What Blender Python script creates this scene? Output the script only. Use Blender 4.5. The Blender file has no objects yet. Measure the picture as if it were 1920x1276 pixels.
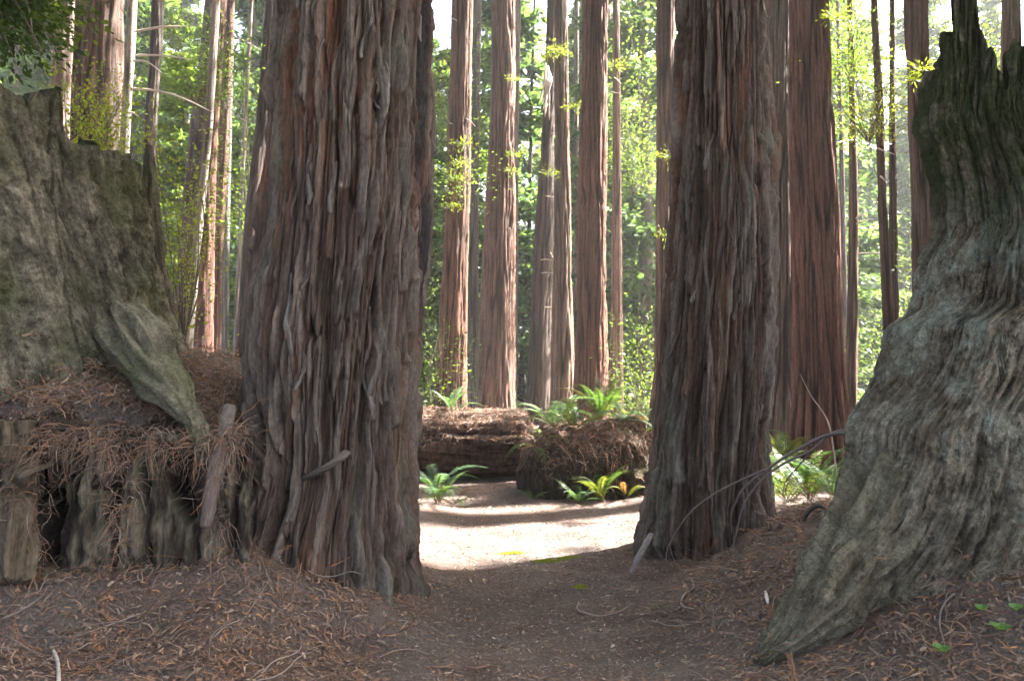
import bpy, math, random
import numpy as np
from mathutils import Vector
from mathutils.bvhtree import BVHTree

rng = np.random.default_rng(7)
random.seed(7)
PI = math.pi
SC = bpy.context.scene
COL = SC.collection

# ------------------------------------------------------------------ camera, sky, sun, exposure
FPX, EYE, HZ, CX = 1500.0, 1.5, 700.0, 960.0
cam = bpy.data.cameras.new("camera")
cam.sensor_width = 36.0
cam.lens = FPX * 36.0 / 1920.0
cam.shift_y = (HZ - 638.0) / 1920.0
cam.clip_start = 0.05
cam.clip_end = 2000
cam.dof.use_dof = True
cam.dof.focus_distance = 5.6
cam.dof.aperture_fstop = 5.0
camo = bpy.data.objects.new("camera", cam)
camo.location = (0, 0, EYE)
camo.rotation_euler = (PI / 2, 0, 0)
COL.objects.link(camo)
SC.camera = camo

SUN_EL, SUN_AZ = math.radians(47), math.radians(24)        # azimuth measured from +X towards +Y
S = np.array([math.cos(SUN_EL) * math.cos(SUN_AZ), math.cos(SUN_EL) * math.sin(SUN_AZ), math.sin(SUN_EL)])
world = bpy.data.worlds.new("World")
SC.world = world
world.use_nodes = True
wn = world.node_tree
wn.nodes.clear()
sky = wn.nodes.new("ShaderNodeTexSky")
sky.sky_type = 'NISHITA'
sky.sun_disc = False
sky.sun_elevation = SUN_EL
sky.sun_rotation = PI / 2 - SUN_AZ
sky.dust_density = 6.0
sky.air_density = 0.8
sky.ozone_density = 0.6
bg = wn.nodes.new("ShaderNodeBackground")
bg.inputs[1].default_value = 0.085
wo = wn.nodes.new("ShaderNodeOutputWorld")
wn.links.new(sky.outputs[0], bg.inputs[0])
wn.links.new(bg.outputs[0], wo.inputs[0])
sun = bpy.data.lights.new("sun", 'SUN')
sun.energy = 5.0
sun.angle = math.radians(0.6)
sun.color = (1.0, 0.965, 0.91)
suno = bpy.data.objects.new("sun", sun)
suno.rotation_euler = Vector(S).to_track_quat('Z', 'Y').to_euler()
suno.location = (20, 10, 30)
COL.objects.link(suno)
SC.view_settings.view_transform = 'Standard'
SC.view_settings.look = 'None'
SC.view_settings.exposure = 3.95
SC.view_settings.gamma = 1.0
SC.view_settings.use_curve_mapping = False
SC.render.engine = 'CYCLES'
SC.cycles.max_bounces = 5
SC.cycles.diffuse_bounces = 3
SC.cycles.glossy_bounces = 1
SC.cycles.transmission_bounces = 3
SC.cycles.transparent_max_bounces = 4
SC.cycles.use_denoising = True
SC.cycles.sample_clamp_indirect = 6.0
SC.cycles.caustics_reflective = False
SC.cycles.caustics_refractive = False

# ------------------------------------------------------------------ helpers
def P(px, py, Y):
    return np.array([(px - CX) / FPX * Y, Y, EYE + (HZ - py) / FPX * Y])

_perm = np.random.default_rng(3).permutation(256)
_perm = np.concatenate([_perm, _perm, _perm]).astype(np.int32)
_g = np.random.default_rng(5).normal(size=(256, 3))
_g /= np.linalg.norm(_g, axis=1)[:, None]
def perlin(x, y, z):
    x, y, z = np.broadcast_arrays(np.asarray(x, float), np.asarray(y, float), np.asarray(z, float))
    xi, yi, zi = np.floor(x).astype(int), np.floor(y).astype(int), np.floor(z).astype(int)
    xf, yf, zf = x - xi, y - yi, z - zi
    u, v, w = [t * t * t * (t * (t * 6 - 15) + 10) for t in (xf, yf, zf)]
    r = 0
    for dx in (0, 1):
        wx = u if dx else 1 - u
        a = _perm[(xi + dx) & 255]
        for dy in (0, 1):
            wy = v if dy else 1 - v
            b = _perm[a + ((yi + dy) & 255)]
            for dz in (0, 1):
                g = _g[_perm[b + ((zi + dz) & 255)]]
                r = r + wx * wy * (w if dz else 1 - w) * (g[..., 0] * (xf - dx) + g[..., 1] * (yf - dy) + g[..., 2] * (zf - dz))
    return r * 1.5
def fbm(x, y, z, o=4, g=.5):
    r, a = 0, 1.0
    for i in range(o):
        r = r + a * perlin(x * 2 ** i + 11.3 * i, y * 2 ** i, z * 2 ** i + 5.1 * i)
        a *= g
    return r
def smooth(a, b, x):
    t = np.clip((x - a) / (b - a), 0, 1)
    return t * t * (3 - 2 * t)

def tag(o, label=None, cat=None, group=None, kind=None):
    if label: o['label'] = label
    if cat: o['category'] = cat
    if group: o['group'] = group
    if kind: o['kind'] = kind
    return o
def empty(name, loc, label=None, cat=None, group=None):
    o = bpy.data.objects.new(name, None)
    o.location = tuple(float(c) for c in loc)
    o.empty_display_size = .1
    COL.objects.link(o)
    return tag(o, label, cat, group)
def meshdata(name, V, F, mats, col=None, uv=None, sm=True, midx=None):
    """F: list of int arrays (n,3) or (n,4)"""
    me = bpy.data.meshes.new(name)
    V = np.asarray(V, np.float32).reshape(-1, 3)
    F = [np.asarray(f, np.int32) for f in F if len(f)]
    tot = np.concatenate([np.full(len(f), f.shape[1], np.int32) for f in F])
    li = np.concatenate([f.ravel() for f in F])
    st = np.concatenate([[0], np.cumsum(tot)[:-1]]).astype(np.int32)
    me.vertices.add(len(V)); me.vertices.foreach_set("co", V.ravel())
    me.loops.add(len(li)); me.loops.foreach_set("vertex_index", li)
    me.polygons.add(len(tot)); me.polygons.foreach_set("loop_start", st)
    me.polygons.foreach_set("use_smooth", np.full(len(tot), sm))
    for m in (mats if isinstance(mats, (list, tuple)) else [mats]): me.materials.append(m)
    if midx is not None: me.polygons.foreach_set("material_index", np.asarray(midx, np.int32))
    me.update(calc_edges=True)
    if col is not None:
        c = np.ones((len(V), 4), np.float32); c[:, :3] = col
        a = me.color_attributes.new("tint", 'FLOAT_COLOR', 'POINT'); a.data.foreach_set("color", c.ravel())
    if uv is not None:
        l = me.uv_layers.new(name="UVMap"); l.data.foreach_set("uv", np.asarray(uv, np.float32)[li].ravel())
    return me
def obj(name, me, parent=None, loc=None, rot=None, scale=None):
    o = bpy.data.objects.new(name, me)
    COL.objects.link(o)
    if parent is not None: o.parent = parent
    if loc is not None: o.location = tuple(float(c) for c in loc)
    if rot is not None: o.rotation_euler = rot
    if scale is not None: o.scale = scale if hasattr(scale, '__len__') else (scale,) * 3
    return o
def ringquads(nz, nt, wrap=True):
    i = np.arange(nz - 1)[:, None]; j = np.arange(nt if wrap else nt - 1)[None]
    a = i * nt + j; b = i * nt + (j + 1) % nt
    return np.stack([a, b, b + nt, a + nt], -1).reshape(-1, 4)

# ------------------------------------------------------------------ materials
def mat(name, rough=.9, spec=.2):
    m = bpy.data.materials.new(name); m.use_nodes = True
    n = m.node_tree; p = n.nodes["Principled BSDF"]
    p.inputs["Roughness"].default_value = rough
    p.inputs["Specular IOR Level"].default_value = spec
    return m, n, p
def ND(n, t, **k):
    x = n.nodes.new(t)
    for a, b in k.items():
        if a.startswith('i_'): x.inputs[int(a[2:])].default_value = b
        else: setattr(x, a, b)
    return x
def noise(n, vec, scale, detail=4, rough=.55):
    x = n.nodes.new("ShaderNodeTexNoise"); x.inputs["Scale"].default_value = scale
    x.inputs["Detail"].default_value = detail; x.inputs["Roughness"].default_value = rough
    if vec is not None: n.links.new(vec, x.inputs["Vector"])
    return x.outputs["Fac"]
def ramp(n, fac, stops):
    r = n.nodes.new("ShaderNodeValToRGB"); n.links.new(fac, r.inputs[0])
    e = r.color_ramp.elements
    while len(e) < len(stops): e.new(.5)
    for k, (p_, c) in enumerate(stops):
        e[k].position = p_; e[k].color = (*c, 1) if hasattr(c, '__len__') else (c, c, c, 1)
    return r.outputs[0]
def mix(n, f, a, b, mode='MIX'):
    x = n.nodes.new("ShaderNodeMix"); x.data_type = 'RGBA'; x.blend_type = mode
    for v, i in ((f, 0), (a, 6), (b, 7)):
        if hasattr(v, 'links'): n.links.new(v, x.inputs[i])
        elif i == 0: x.inputs[0].default_value = v
        else: x.inputs[i].default_value = (*v, 1) if len(v) == 3 else v
    return x.outputs[2]
def bump(n, p, h, strength, dist):
    b = n.nodes.new("ShaderNodeBump"); b.inputs["Strength"].default_value = strength
    b.inputs["Distance"].default_value = dist
    n.links.new(h, b.inputs["Height"]); n.links.new(b.outputs[0], p.inputs["Normal"])
def scaled(n, src, s):
    m = n.nodes.new("ShaderNodeMapping"); m.inputs["Scale"].default_value = s
    n.links.new(src, m.inputs[0]); return m.outputs[0]

def bark_material(name, su, sv, bdist=.012, lo=.55, hi=1.4, moss=0.0):
    m, n, p = mat(name, .88, .25)
    tc = ND(n, "ShaderNodeTexCoord"); at = ND(n, "ShaderNodeAttribute", attribute_name="tint")
    v = scaled(n, tc.outputs["UV"], (su, sv, 1))
    f1 = noise(n, v, 1.0, 8, .72)
    v2 = scaled(n, tc.outputs["UV"], (su * 2.4, sv * 7, 1))
    f2 = noise(n, v2, 1.0, 4, .6)
    c = mix(n, 1.0, at.outputs[0], ramp(n, f1, [(.28, lo), (.5, 1.0), (.74, hi)]), 'MULTIPLY')
    c = mix(n, 1.0, c, ramp(n, f2, [(.3, .7), (.7, 1.25)]), 'MULTIPLY')
    if moss:
        f3 = noise(n, tc.outputs["Object"], 1.7, 5, .6)
        c = mix(n, ramp(n, f3, [(.56, 0), (.72, moss)]), c, (.10, .12, .085))
    n.links.new(c, p.inputs["Base Color"])
    a = ND(n, "ShaderNodeMath", operation='ADD'); n.links.new(f1, a.inputs[0]); n.links.new(f2, a.inputs[1])
    bump(n, p, a.outputs[0], .9, bdist)
    return m
M_HERO = bark_material("weathered_bark", 55, 3.5, .016, .5, 1.55, .35)
M_BARK = bark_material("redwood_bark", 30, 1.6, .04, .35, 1.65, .12)
M_THIN = bark_material("thin_trunk_bark", 20, 4, .01, .6, 1.4)

def wood_material(name, kind):
    m, n, p = mat(name, .92, .15)
    tc = ND(n, "ShaderNodeTexCoord"); at = ND(n, "ShaderNodeAttribute", attribute_name="tint")
    o = tc.outputs["Object"]; uv = scaled(n, tc.outputs["UV"], (46, 4.5, 1))
    fib = noise(n, uv, 1.0, 6, .65)
    big = noise(n, o, 1.6, 6, .6); med = noise(n, o, 6.0, 6, .65); fin = noise(n, o, 38.0, 5, .7); spk = noise(n, o, 90.0, 3, .6); mic = noise(n, o, 210.0, 3, .7)
    c = mix(n, 1.0, at.outputs[0], ramp(n, fib, [(.30, .45), (.5, 1.0), (.68, 1.5)]), 'MULTIPLY')
    c = mix(n, 1.0, c, ramp(n, fin, [(.3, .5), (.7, 1.5)]), 'MULTIPLY')
    c = mix(n, 1.0, c, ramp(n, med, [(.3, .6), (.7, 1.35)]), 'MULTIPLY')
    if kind == 'snag':
        # pale blue-green crust lichen, then specks, then moss (weights come from the surface attribute 'grow')
        gr = ND(n, "ShaderNodeAttribute", attribute_name="grow")
        sp = ND(n, "ShaderNodeSeparateColor"); n.links.new(gr.outputs[0], sp.inputs[0])
        def mul(a, b):
            x = ND(n, "ShaderNodeMath", operation='MULTIPLY', use_clamp=True); n.links.new(a, x.inputs[0]); n.links.new(b, x.inputs[1]); return x.outputs[0]
        li = mul(ramp(n, med, [(.46, 0), (.60, .9)]), sp.outputs[1])
        lc = mix(n, 1.0, (.31, .325, .275), ramp(n, fin, [(.32, .45), (.62, 1.15)]), 'MULTIPLY')
        c = mix(n, li, c, lc)
        sk = mul(ramp(n, spk, [(.58, 0), (.66, .8)]), ramp(n, big, [(.45, 0), (.6, 1)]))
        c = mix(n, sk, c, (.27, .28, .22))
        mo = mul(ramp(n, med, [(.34, 0), (.52, .95)]), sp.outputs[0])
        mc = mix(n, fin, (.028, .034, .016), (.085, .10, .04))
        c = mix(n, mo, c, mc)
    else:
        f = ramp(n, big, [(.42, 0), (.62, .75)])
        c = mix(n, f, c, mix(n, fin, (.05, .055, .022), (.13, .135, .06)))
        c = mix(n, ramp(n, med, [(.60, 0), (.72, .6)]), c, (.035, .025, .02))
        c = mix(n, ramp(n, spk, [(.62, 0), (.68, .5)]), c, (.26, .26, .19))
    c = mix(n, 1.0, c, ramp(n, mic, [(.3, .6), (.7, 1.45)]), 'MULTIPLY')
    n.links.new(c, p.inputs["Base Color"])
    a = ND(n, "ShaderNodeMath", operation='ADD'); n.links.new(fib, a.inputs[0]); n.links.new(fin, a.inputs[1])
    bump(n, p, a.outputs[0], 1.0, .03)
    return m
M_SNAG = wood_material("lichened_wood", 'snag')
M_STUMP = wood_material("mossy_weathered_wood", 'stump')

def plain_tint(name, rough=.9, trans=0.0, bumpy=True, transcol=(1, 1, 1)):
    m, n, p = mat(name, rough, .2)
    at = ND(n, "ShaderNodeAttribute", attribute_name="tint")
    n.links.new(at.outputs[0], p.inputs["Base Color"])
    if bumpy:
        tc = ND(n, "ShaderNodeTexCoord")
        bump(n, p, noise(n, tc.outputs["Object"], 120, 3), .6, .004)
    if trans:
        out = [x for x in n.nodes if x.type == 'OUTPUT_MATERIAL'][0]
        t = ND(n, "ShaderNodeBsdfTranslucent")
        n.links.new(mix(n, 1.0, at.outputs[0], transcol, 'MULTIPLY'), t.inputs[0])
        ms = ND(n, "ShaderNodeMixShader"); ms.inputs[0].default_value = trans
        n.links.new(p.outputs[0], ms.inputs[1]); n.links.new(t.outputs[0], ms.inputs[2]); n.links.new(ms.outputs[0], out.inputs[0])
    return m
M_LITTER = plain_tint("redwood_litter", .85, bumpy=False)
M_LEAF = plain_tint("conifer_foliage", .55, .5, False, (1.9, 1.85, .8))
M_FERN = plain_tint("fern_frond", .45, .4, False, (1.5, 1.5, .7))
M_TWIG = plain_tint("twig_wood", .8)

def ground_material():
    m, n, p = mat("forest_duff", .95, .1)
    tc = ND(n, "ShaderNodeTexCoord"); at = ND(n, "ShaderNodeAttribute", attribute_name="tint")
    o = tc.outputs["Object"]
    a = noise(n, o, 60, 6, .75); b = noise(n, o, 2.2, 5, .6); c2 = noise(n, scaled(n, o, (1, 1.6, 1)), 190, 3, .6)
    c = mix(n, 1.0, at.outputs[0], ramp(n, a, [(.3, .5), (.5, 1.0), (.7, 1.6)]), 'MULTIPLY')
    c = mix(n, 1.0, c, ramp(n, b, [(.3, .75), (.7, 1.3)]), 'MULTIPLY')
    c = mix(n, ramp(n, c2, [(.64, 0), (.70, .7)]), c, (.20, .15, .12))
    n.links.new(c, p.inputs["Base Color"])
    s = ND(n, "ShaderNodeMath", operation='ADD'); n.links.new(a, s.inputs[0]); n.links.new(c2, s.inputs[1])
    bump(n, p, s.outputs[0], 1.0, .02)
    return m
M_GROUND = ground_material()

def soil_material():
    m, n, p = mat("rotten_wood_and_soil", .95, .1)
    tc = ND(n, "ShaderNodeTexCoord"); at = ND(n, "ShaderNodeAttribute", attribute_name="tint"); o = tc.outputs["Object"]
    a = noise(n, scaled(n, o, (1, 1, .5)), 14, 7, .7); b = noise(n, o, 70, 4, .7)
    c = mix(n, 1.0, at.outputs[0], ramp(n, a, [(.3, .45), (.5, 1.0), (.7, 1.8)]), 'MULTIPLY')
    c = mix(n, 1.0, c, ramp(n, b, [(.3, .6), (.7, 1.5)]), 'MULTIPLY')
    n.links.new(c, p.inputs["Base Color"])
    s = ND(n, "ShaderNodeMath", operation='ADD'); n.links.new(a, s.inputs[0]); n.links.new(b, s.inputs[1])
    bump(n, p, s.outputs[0], 1.0, .05)
    return m
M_SOIL = soil_material()

# ------------------------------------------------------------------ ground
ctrl = []
def cp(px, py, Y): ctrl.append(P(px, py, Y))
def cw(x, y, z): ctrl.append(np.array([x, y, z], float))
for y in (-6, 0, 2, 3, 4, 5, 6, 7, 8, 9, 10, 11, 12.5, 14.5, 18, 24):
    for x in ((-.3, .25, .75) if y < 9 else (-1.6, -.5, .5, 1.4)): cw(x, y, 0)
for a in [(0,1276,3.3),(300,1276,3.3),(600,1276,3.6),(800,1276,3.85),(-200,1276,3.2),(-400,1200,3.6),
          (0,1110,4.1),(150,1115,4.1),(300,1100,4.2),(-200,1110,4.1),(430,1040,4.35),(450,1150,3.9),(600,1180,4.1),(700,1200,4.2),
          (350,1010,4.35),(395,890,4.7),(520,1065,4.45),(475,1010,4.75),(560,1095,4.3),(690,1165,4.3),(0,800,4.6),(0,760,4.75),(-250,780,4.7),(0,620,5.5),(150,640,5.5),
          (180,800,4.6),(300,810,4.65),(360,745,5.0),(430,700,5.5),(370,665,5.8),(460,680,5.9),(520,780,5.5),(250,700,5.2),(-300,620,5.6),
          (1250,1276,3.85),(1400,1276,3.6),(1600,1276,3.4),(1900,1276,3.1),(2100,1250,3.1),(1440,1230,3.8),(1650,1180,3.7),(1800,1130,3.6),
          (1900,1070,3.6),(2100,1020,3.7),(1300,1100,5.2),(1200,1078,5.9),(1450,1080,4.8),(1500,1020,5.2),(1440,972,6.3),
          (1580,940,5.8),(1350,1042,6.0),(1250,1060,6.1),(1520,965,6.2),(1620,925,5.6)]: cp(*a)
for a in [(-1.5,7,.55),(-2.2,7.2,1.2),(-3.5,7.5,1.5),(-2.4,9.2,.35),(-4.5,10,.5),(-1.0,7.2,.08),(-.9,6.1,.12),(-.9,8.5,.12),(-1.6,10,.15),(-3.2,12,.1),
          (-5,4,1.4),(-5,2,.6),(-8,6,1.2),(-9,12,.3),(3.0,7.6,.3),(4.3,10,.05),(5,13,0),(3.8,4.6,.8),(4,3,.7),(5.5,6,.7),(8,8,.3),(9,13,0),
          (2.2,8.2,.12),(1.9,9.5,.1),(-4,-3,.3),(4,-3,.3),(-6,18,0),(6,18,0),(-12,24,0),(12,24,0),(-14,12,.1),(14,12,0),(-12,0,.3),(12,0,.2),(-16,30,0),(16,30,0)]: cw(*a)
ctrl = np.array(ctrl)
_K = np.sqrt(((ctrl[:, None, :2] - ctrl[None, :, :2]) ** 2).sum(-1) + .02)
_n = len(ctrl)
_A = np.zeros((_n + 1, _n + 1)); _A[:_n, :_n] = _K; _A[:_n, _n] = 1; _A[_n, :_n] = 1
_w = np.linalg.lstsq(_A, np.append(ctrl[:, 2], 0), rcond=1e-9)[0]
def H0(x, y):
    x = np.asarray(x, float); y = np.asarray(y, float)
    r = np.full(np.broadcast(x, y).shape, _w[_n])
    for i in range(_n):
        r = r + _w[i] * np.sqrt((x - ctrl[i, 0]) ** 2 + (y - ctrl[i, 1]) ** 2 + .02)
    far = smooth(18, 30, np.hypot(x, y))
    m = smooth(-1.55, -1.75, x) * smooth(4.72, 4.62, y) * smooth(3.9, 4.1, y)
    r = r * (1 - m) + np.minimum(r, .40 + .12 * (y - 4.1)) * m
    return r * (1 - far)
def H(x, y):
    h = H0(x, y)
    bank = smooth(.04, .25, h)
    n1 = fbm(x * 1.3, y * 1.3, .5, 3) * .02 + (.25 + bank) * (fbm(x * 5, y * 5, 3.3, 3) * .028)
    far = smooth(14, 40, np.hypot(x, y))
    return h + n1 + far * .35 * perlin(x * .07, y * .07, 1.7)
def axis(lo, hi, step, a, b, g=1.13):
    c = list(np.arange(lo, hi, step)); s = step
    up = [c[-1]]
    while up[-1] < b: s *= g; up.append(up[-1] + s)
    s = step; dn = [c[0]]
    while dn[-1] > a: s *= g; dn.append(dn[-1] - s)
    return np.array(dn[:0:-1] + c + up[1:])
gx, gy = axis(-3.4, 3.2, .034, -320, 320), axis(2.9, 8.6, .034, -120, 620)
GX, GY = np.meshgrid(gx, gy)
GZ = H(GX, GY)
path = np.exp(-((GX - .25) / .8) ** 2) * (GY < 10)
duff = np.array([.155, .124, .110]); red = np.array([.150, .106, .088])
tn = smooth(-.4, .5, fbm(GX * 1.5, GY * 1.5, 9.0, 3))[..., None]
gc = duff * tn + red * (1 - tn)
far = smooth(16, 30, np.hypot(GX, GY))[..., None]
gn = smooth(-.2, .4, fbm(GX * .3, GY * .3, 2.0, 3))[..., None]
gc = gc * (1 - far * gn * .8) + np.array([.05, .07, .025]) * far * gn * .8
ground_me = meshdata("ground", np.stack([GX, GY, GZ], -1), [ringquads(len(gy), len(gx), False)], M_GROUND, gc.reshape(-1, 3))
ground = tag(obj("ground", ground_me), kind="structure")

# ------------------------------------------------------------------ generic lofts
def edges_fn(edges, Yc):
    e = sorted(edges, key=lambda t: -t[0])
    z = np.array([EYE + (HZ - a) / FPX * Yc for a, _, _ in e])
    c = np.array([((l + r) / 2 - CX) / FPX * Yc for _, l, r in e])
    R = np.array([(r - l) / 2 / FPX * Yc for _, l, r in e])
    def f(zz):
        cc, rr = np.interp(zz, z, c), np.interp(zz, z, R)
        up = zz > z[-1]
        sl = (c[-1] - c[0]) / (z[-1] - z[0]) * .6; tp = R[-1] * .018 / .5
        cc = np.where(up, c[-1] + (zz - z[-1]) * sl, cc)
        rr = np.where(up, np.maximum(R[-1] - (zz - z[-1]) * tp, R[-1] * .25), rr)
        return cc, rr
    return f
def sm_interp(f, zz, k=.12):
    """smooth the hand-measured profile a little"""
    c = r = 0
    ks = (-1, -.5, 0, .5, 1)
    for t in ks:
        a, b = f(zz + t * k); c = c + a / len(ks); r = r + b / len(ks)
    return c, r

def tint_mix(base, cols, ws):
    out = np.array(base)[None, None] * np.ones(ws[0].shape + (1,))
    for c, w in zip(cols, ws):
        out = out * (1 - w[..., None]) + np.array(c) * w[..., None]
    return out

def simple_trunk(name, edges, Yc, ztop, label, group, tone, nt=64, dz=.06, amp=1.0, flare=.18, material=None, zb=None, ridge=9, cat="tree", dyl=0.0):
    f = edges_fn(edges, Yc)
    if zb is None: zb = float(H(f(np.array([0.]))[0][0], Yc)) - .25
    zview = EYE + .5 * Yc; nt = int(nt * .78) if nt > 40 else nt; dz *= 1.35
    rows = np.concatenate([np.arange(zb, zview, dz), np.arange(zview, ztop, .8), [ztop]])
    c, r = sm_interp(f, rows, .25)
    r = r * (1 + flare * np.exp(-(rows - zb - .2) / .6))
    th = np.linspace(0, 2 * PI, nt, endpoint=False)
    TH, Z = np.meshgrid(th, rows)
    sd = (abs(hash(label)) % 97) if False else sum(map(ord, label)) % 97
    R0 = r[:, None]
    Rr = float(np.mean(r[: max(3, len(r) // 2)]))
    TH2 = TH + .10 * perlin(np.cos(TH) + sd, np.sin(TH), Z * .5)
    a, b = np.cos(TH2) * Rr, np.sin(TH2) * Rr
    g = np.clip(np.abs(perlin(a * ridge + sd, b * ridge, Z * .45)) * 4.5, 0, 1)
    g2 = np.clip(np.abs(perlin(a * ridge * 2.2 + sd, b * ridge * 2.2, Z * 1.1 + 7)) * 4, 0, 1)
    d = amp * (.046 * g + .026 * g2 + .05 * perlin(a * 2.5 + sd, b * 2.5, Z * .3) * min(1, Rr / .4))
    d = d * min(1.0, Rr / .3)
    d = d - np.percentile(d, 75)
    X = c[:, None] + (R0 + d) * np.cos(TH)
    lean = dyl * (Z - zb)
    Yv = (R0 + d) * np.sin(TH) + lean
    t = np.array(tone)
    wv = smooth(.2, 1, g)[..., None]
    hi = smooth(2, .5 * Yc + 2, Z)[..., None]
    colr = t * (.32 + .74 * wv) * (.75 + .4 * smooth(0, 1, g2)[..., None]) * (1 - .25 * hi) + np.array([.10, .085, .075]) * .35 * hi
    colr = colr * (1 + .25 * perlin(a * 1.5, b * 1.5, Z * .6 + sd)[..., None])
    base = np.array([float(f(np.array([max(zb, 0)]))[0][0]), Yc, float(max(zb, -.05))])
    V = np.stack([X - base[0], Yv, Z - base[2]], -1)
    UV = np.stack([TH * Rr, Z], -1)
    top = len(V.reshape(-1, 3))
    root = empty(name, base, label, cat, group)
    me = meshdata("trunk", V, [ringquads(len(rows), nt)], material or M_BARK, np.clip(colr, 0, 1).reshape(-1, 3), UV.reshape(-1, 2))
    obj("trunk", me, root)
    def pos(z):
        cc, rr = f(np.array([z]))
        return np.array([cc[0], Yc + dyl * (z - zb), z]), rr[0]
    return root, pos

def limb_arrays(path, radii, nt=8, nz=20, seed=0., amp=.1, flat=1.0, up=(0, 0, 1), closed=True, kf=(1.5, 2.3)):
    p = np.array(path, float); n = len(p)
    s = np.linspace(0, n - 1, nz)
    # Catmull-Rom
    i = np.clip(np.floor(s).astype(int), 0, n - 2); t = (s - i)[:, None]
    g = lambda k: p[np.clip(k, 0, n - 1)]
    p0, p1, p2, p3 = g(i - 1), g(i), g(i + 1), g(i + 2)
    C = .5 * (2 * p1 + (p2 - p0) * t + (2 * p0 - 5 * p1 + 4 * p2 - p3) * t ** 2 + (3 * p1 - p0 - 3 * p2 + p3) * t ** 3)
    R = np.interp(s, np.arange(n), radii)
    T = np.gradient(C, axis=0); T /= np.linalg.norm(T, axis=1)[:, None] + 1e-9
    U = np.cross(T, np.array(up, float)); U /= np.linalg.norm(U, axis=1)[:, None] + 1e-9
    W = np.cross(U, T)
    th = np.linspace(0, 2 * PI, nt, endpoint=False)
    nn = 1 + amp * perlin(np.cos(th)[None] * kf[0] + seed, np.sin(th)[None] * kf[0], s[:, None] * kf[1]) * 2
    if nt > 20: nn = nn + amp * .5 * perlin(np.cos(th)[None] * kf[0] * 3 + seed, np.sin(th)[None] * kf[0] * 3, s[:, None] * kf[1] * 1.5) + amp * .25 * fbm(np.cos(th)[None] * kf[0] * 5 + seed, np.sin(th)[None] * kf[0] * 5, s[:, None] * kf[1] * 8, 2)
    rr = R[:, None] * nn
    if closed: rr[0] *= .3; rr[-1] *= .3
    V = C[:, None] + U[:, None] * (rr * np.cos(th))[..., None] + W[:, None] * (rr * np.sin(th) * flat)[..., None]
    V = V.reshape(-1, 3)
    F = [ringquads(nz, nt)]
    if closed:
        V = np.vstack([V, C[0], C[-1]])
        j = np.arange(nt)
        F.append(np.stack([np.full(nt, len(V) - 2), (j + 1) % nt, j], -1))
        F.append(np.stack([np.full(nt, len(V) - 1), (nz - 1) * nt + j, (nz - 1) * nt + (j + 1) % nt], -1))
    arc = np.concatenate([[0], np.cumsum(np.linalg.norm(np.diff(C, axis=0), axis=1))])
    UV = np.stack(np.broadcast_arrays(th[None] * R.mean(), arc[:, None]), -1).reshape(-1, 2)
    if closed: UV = np.vstack([UV, [0, arc[0]], [0, arc[-1]]])
    return V, F, UV
def stick(name, path, radii, col, m=None, parent=None, nt=6, nz=None, amp=.15, label=None, cat=None, group=None, flat=1.0, var=.2, origin=None, kf=(1.5, 2.3)):
    V, F, UV = limb_arrays(path, radii, nt, nz or len(path) * 5, random.random() * 50, amp, flat, kf=kf)
    o0 = np.array(origin if origin is not None else path[0], float) * (0 if parent is not None else 1)
    c = np.array(col) * (1 + var * perlin(V[:, 0] * 30, V[:, 1] * 30, V[:, 2] * 30))[:, None]
    o = obj(name, meshdata(name, V - o0, F, m or M_TWIG, np.clip(c, 0, 1), UV), parent, None if parent is not None else o0)
    return tag(o, label, cat, group)

class Acc:
    """collects several limbs / leaves into one mesh"""
    def __init__(s): s.V, s.F, s.C, s.n, s.M = [], [], [], 0, []
    def add(s, V, F, C, mi=0):
        V = np.asarray(V, float).reshape(-1, 3); s.V.append(V)
        C = np.asarray(C, float)
        s.C.append(np.broadcast_to(C, V.shape) if C.ndim == 1 else C)
        for f in F: s.F.append(np.asarray(f) + s.n); s.M.append(np.full(len(f), mi))
        s.n += len(V)
    def limb(s, path, radii, col, nt=5, nz=None, amp=.1, mi=0):
        V, F, _ = limb_arrays(path, radii, nt, nz or len(path) * 3, random.random() * 50, amp)
        s.add(V, F, np.array(col), mi)
    def kites(s, C, D, Sd, L, W, col, mi=0, k=.45):
        L, W = L[:, None], W[:, None]
        V = np.stack([C, C + D * L * k + Sd * W, C + D * L, C + D * L * k - Sd * W], 1).reshape(-1, 3)
        F = np.arange(len(C) * 4).reshape(-1, 4)
        s.add(V, [F], np.repeat(col, 4, 0), mi)
    def data(s, name, mats, sm=False):
        # keep polygon order by size groups
        f3 = [(f, m) for f, m in zip(s.F, s.M) if f.shape[1] == 3]; f4 = [(f, m) for f, m in zip(s.F, s.M) if f.shape[1] == 4]
        fs, ms = [], []
        for g in (f4, f3):
            if g: fs.append(np.concatenate([a for a, _ in g])); ms.append(np.concatenate([b for _, b in g]))
        return meshdata(name, np.concatenate(s.V), fs, mats, np.concatenate(s.C), None, sm, np.concatenate(ms))

def unit(v): return v / (np.linalg.norm(v, axis=-1, keepdims=True) + 1e-9)
def rvec(n): return unit(rng.normal(size=(n, 3)))

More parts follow.
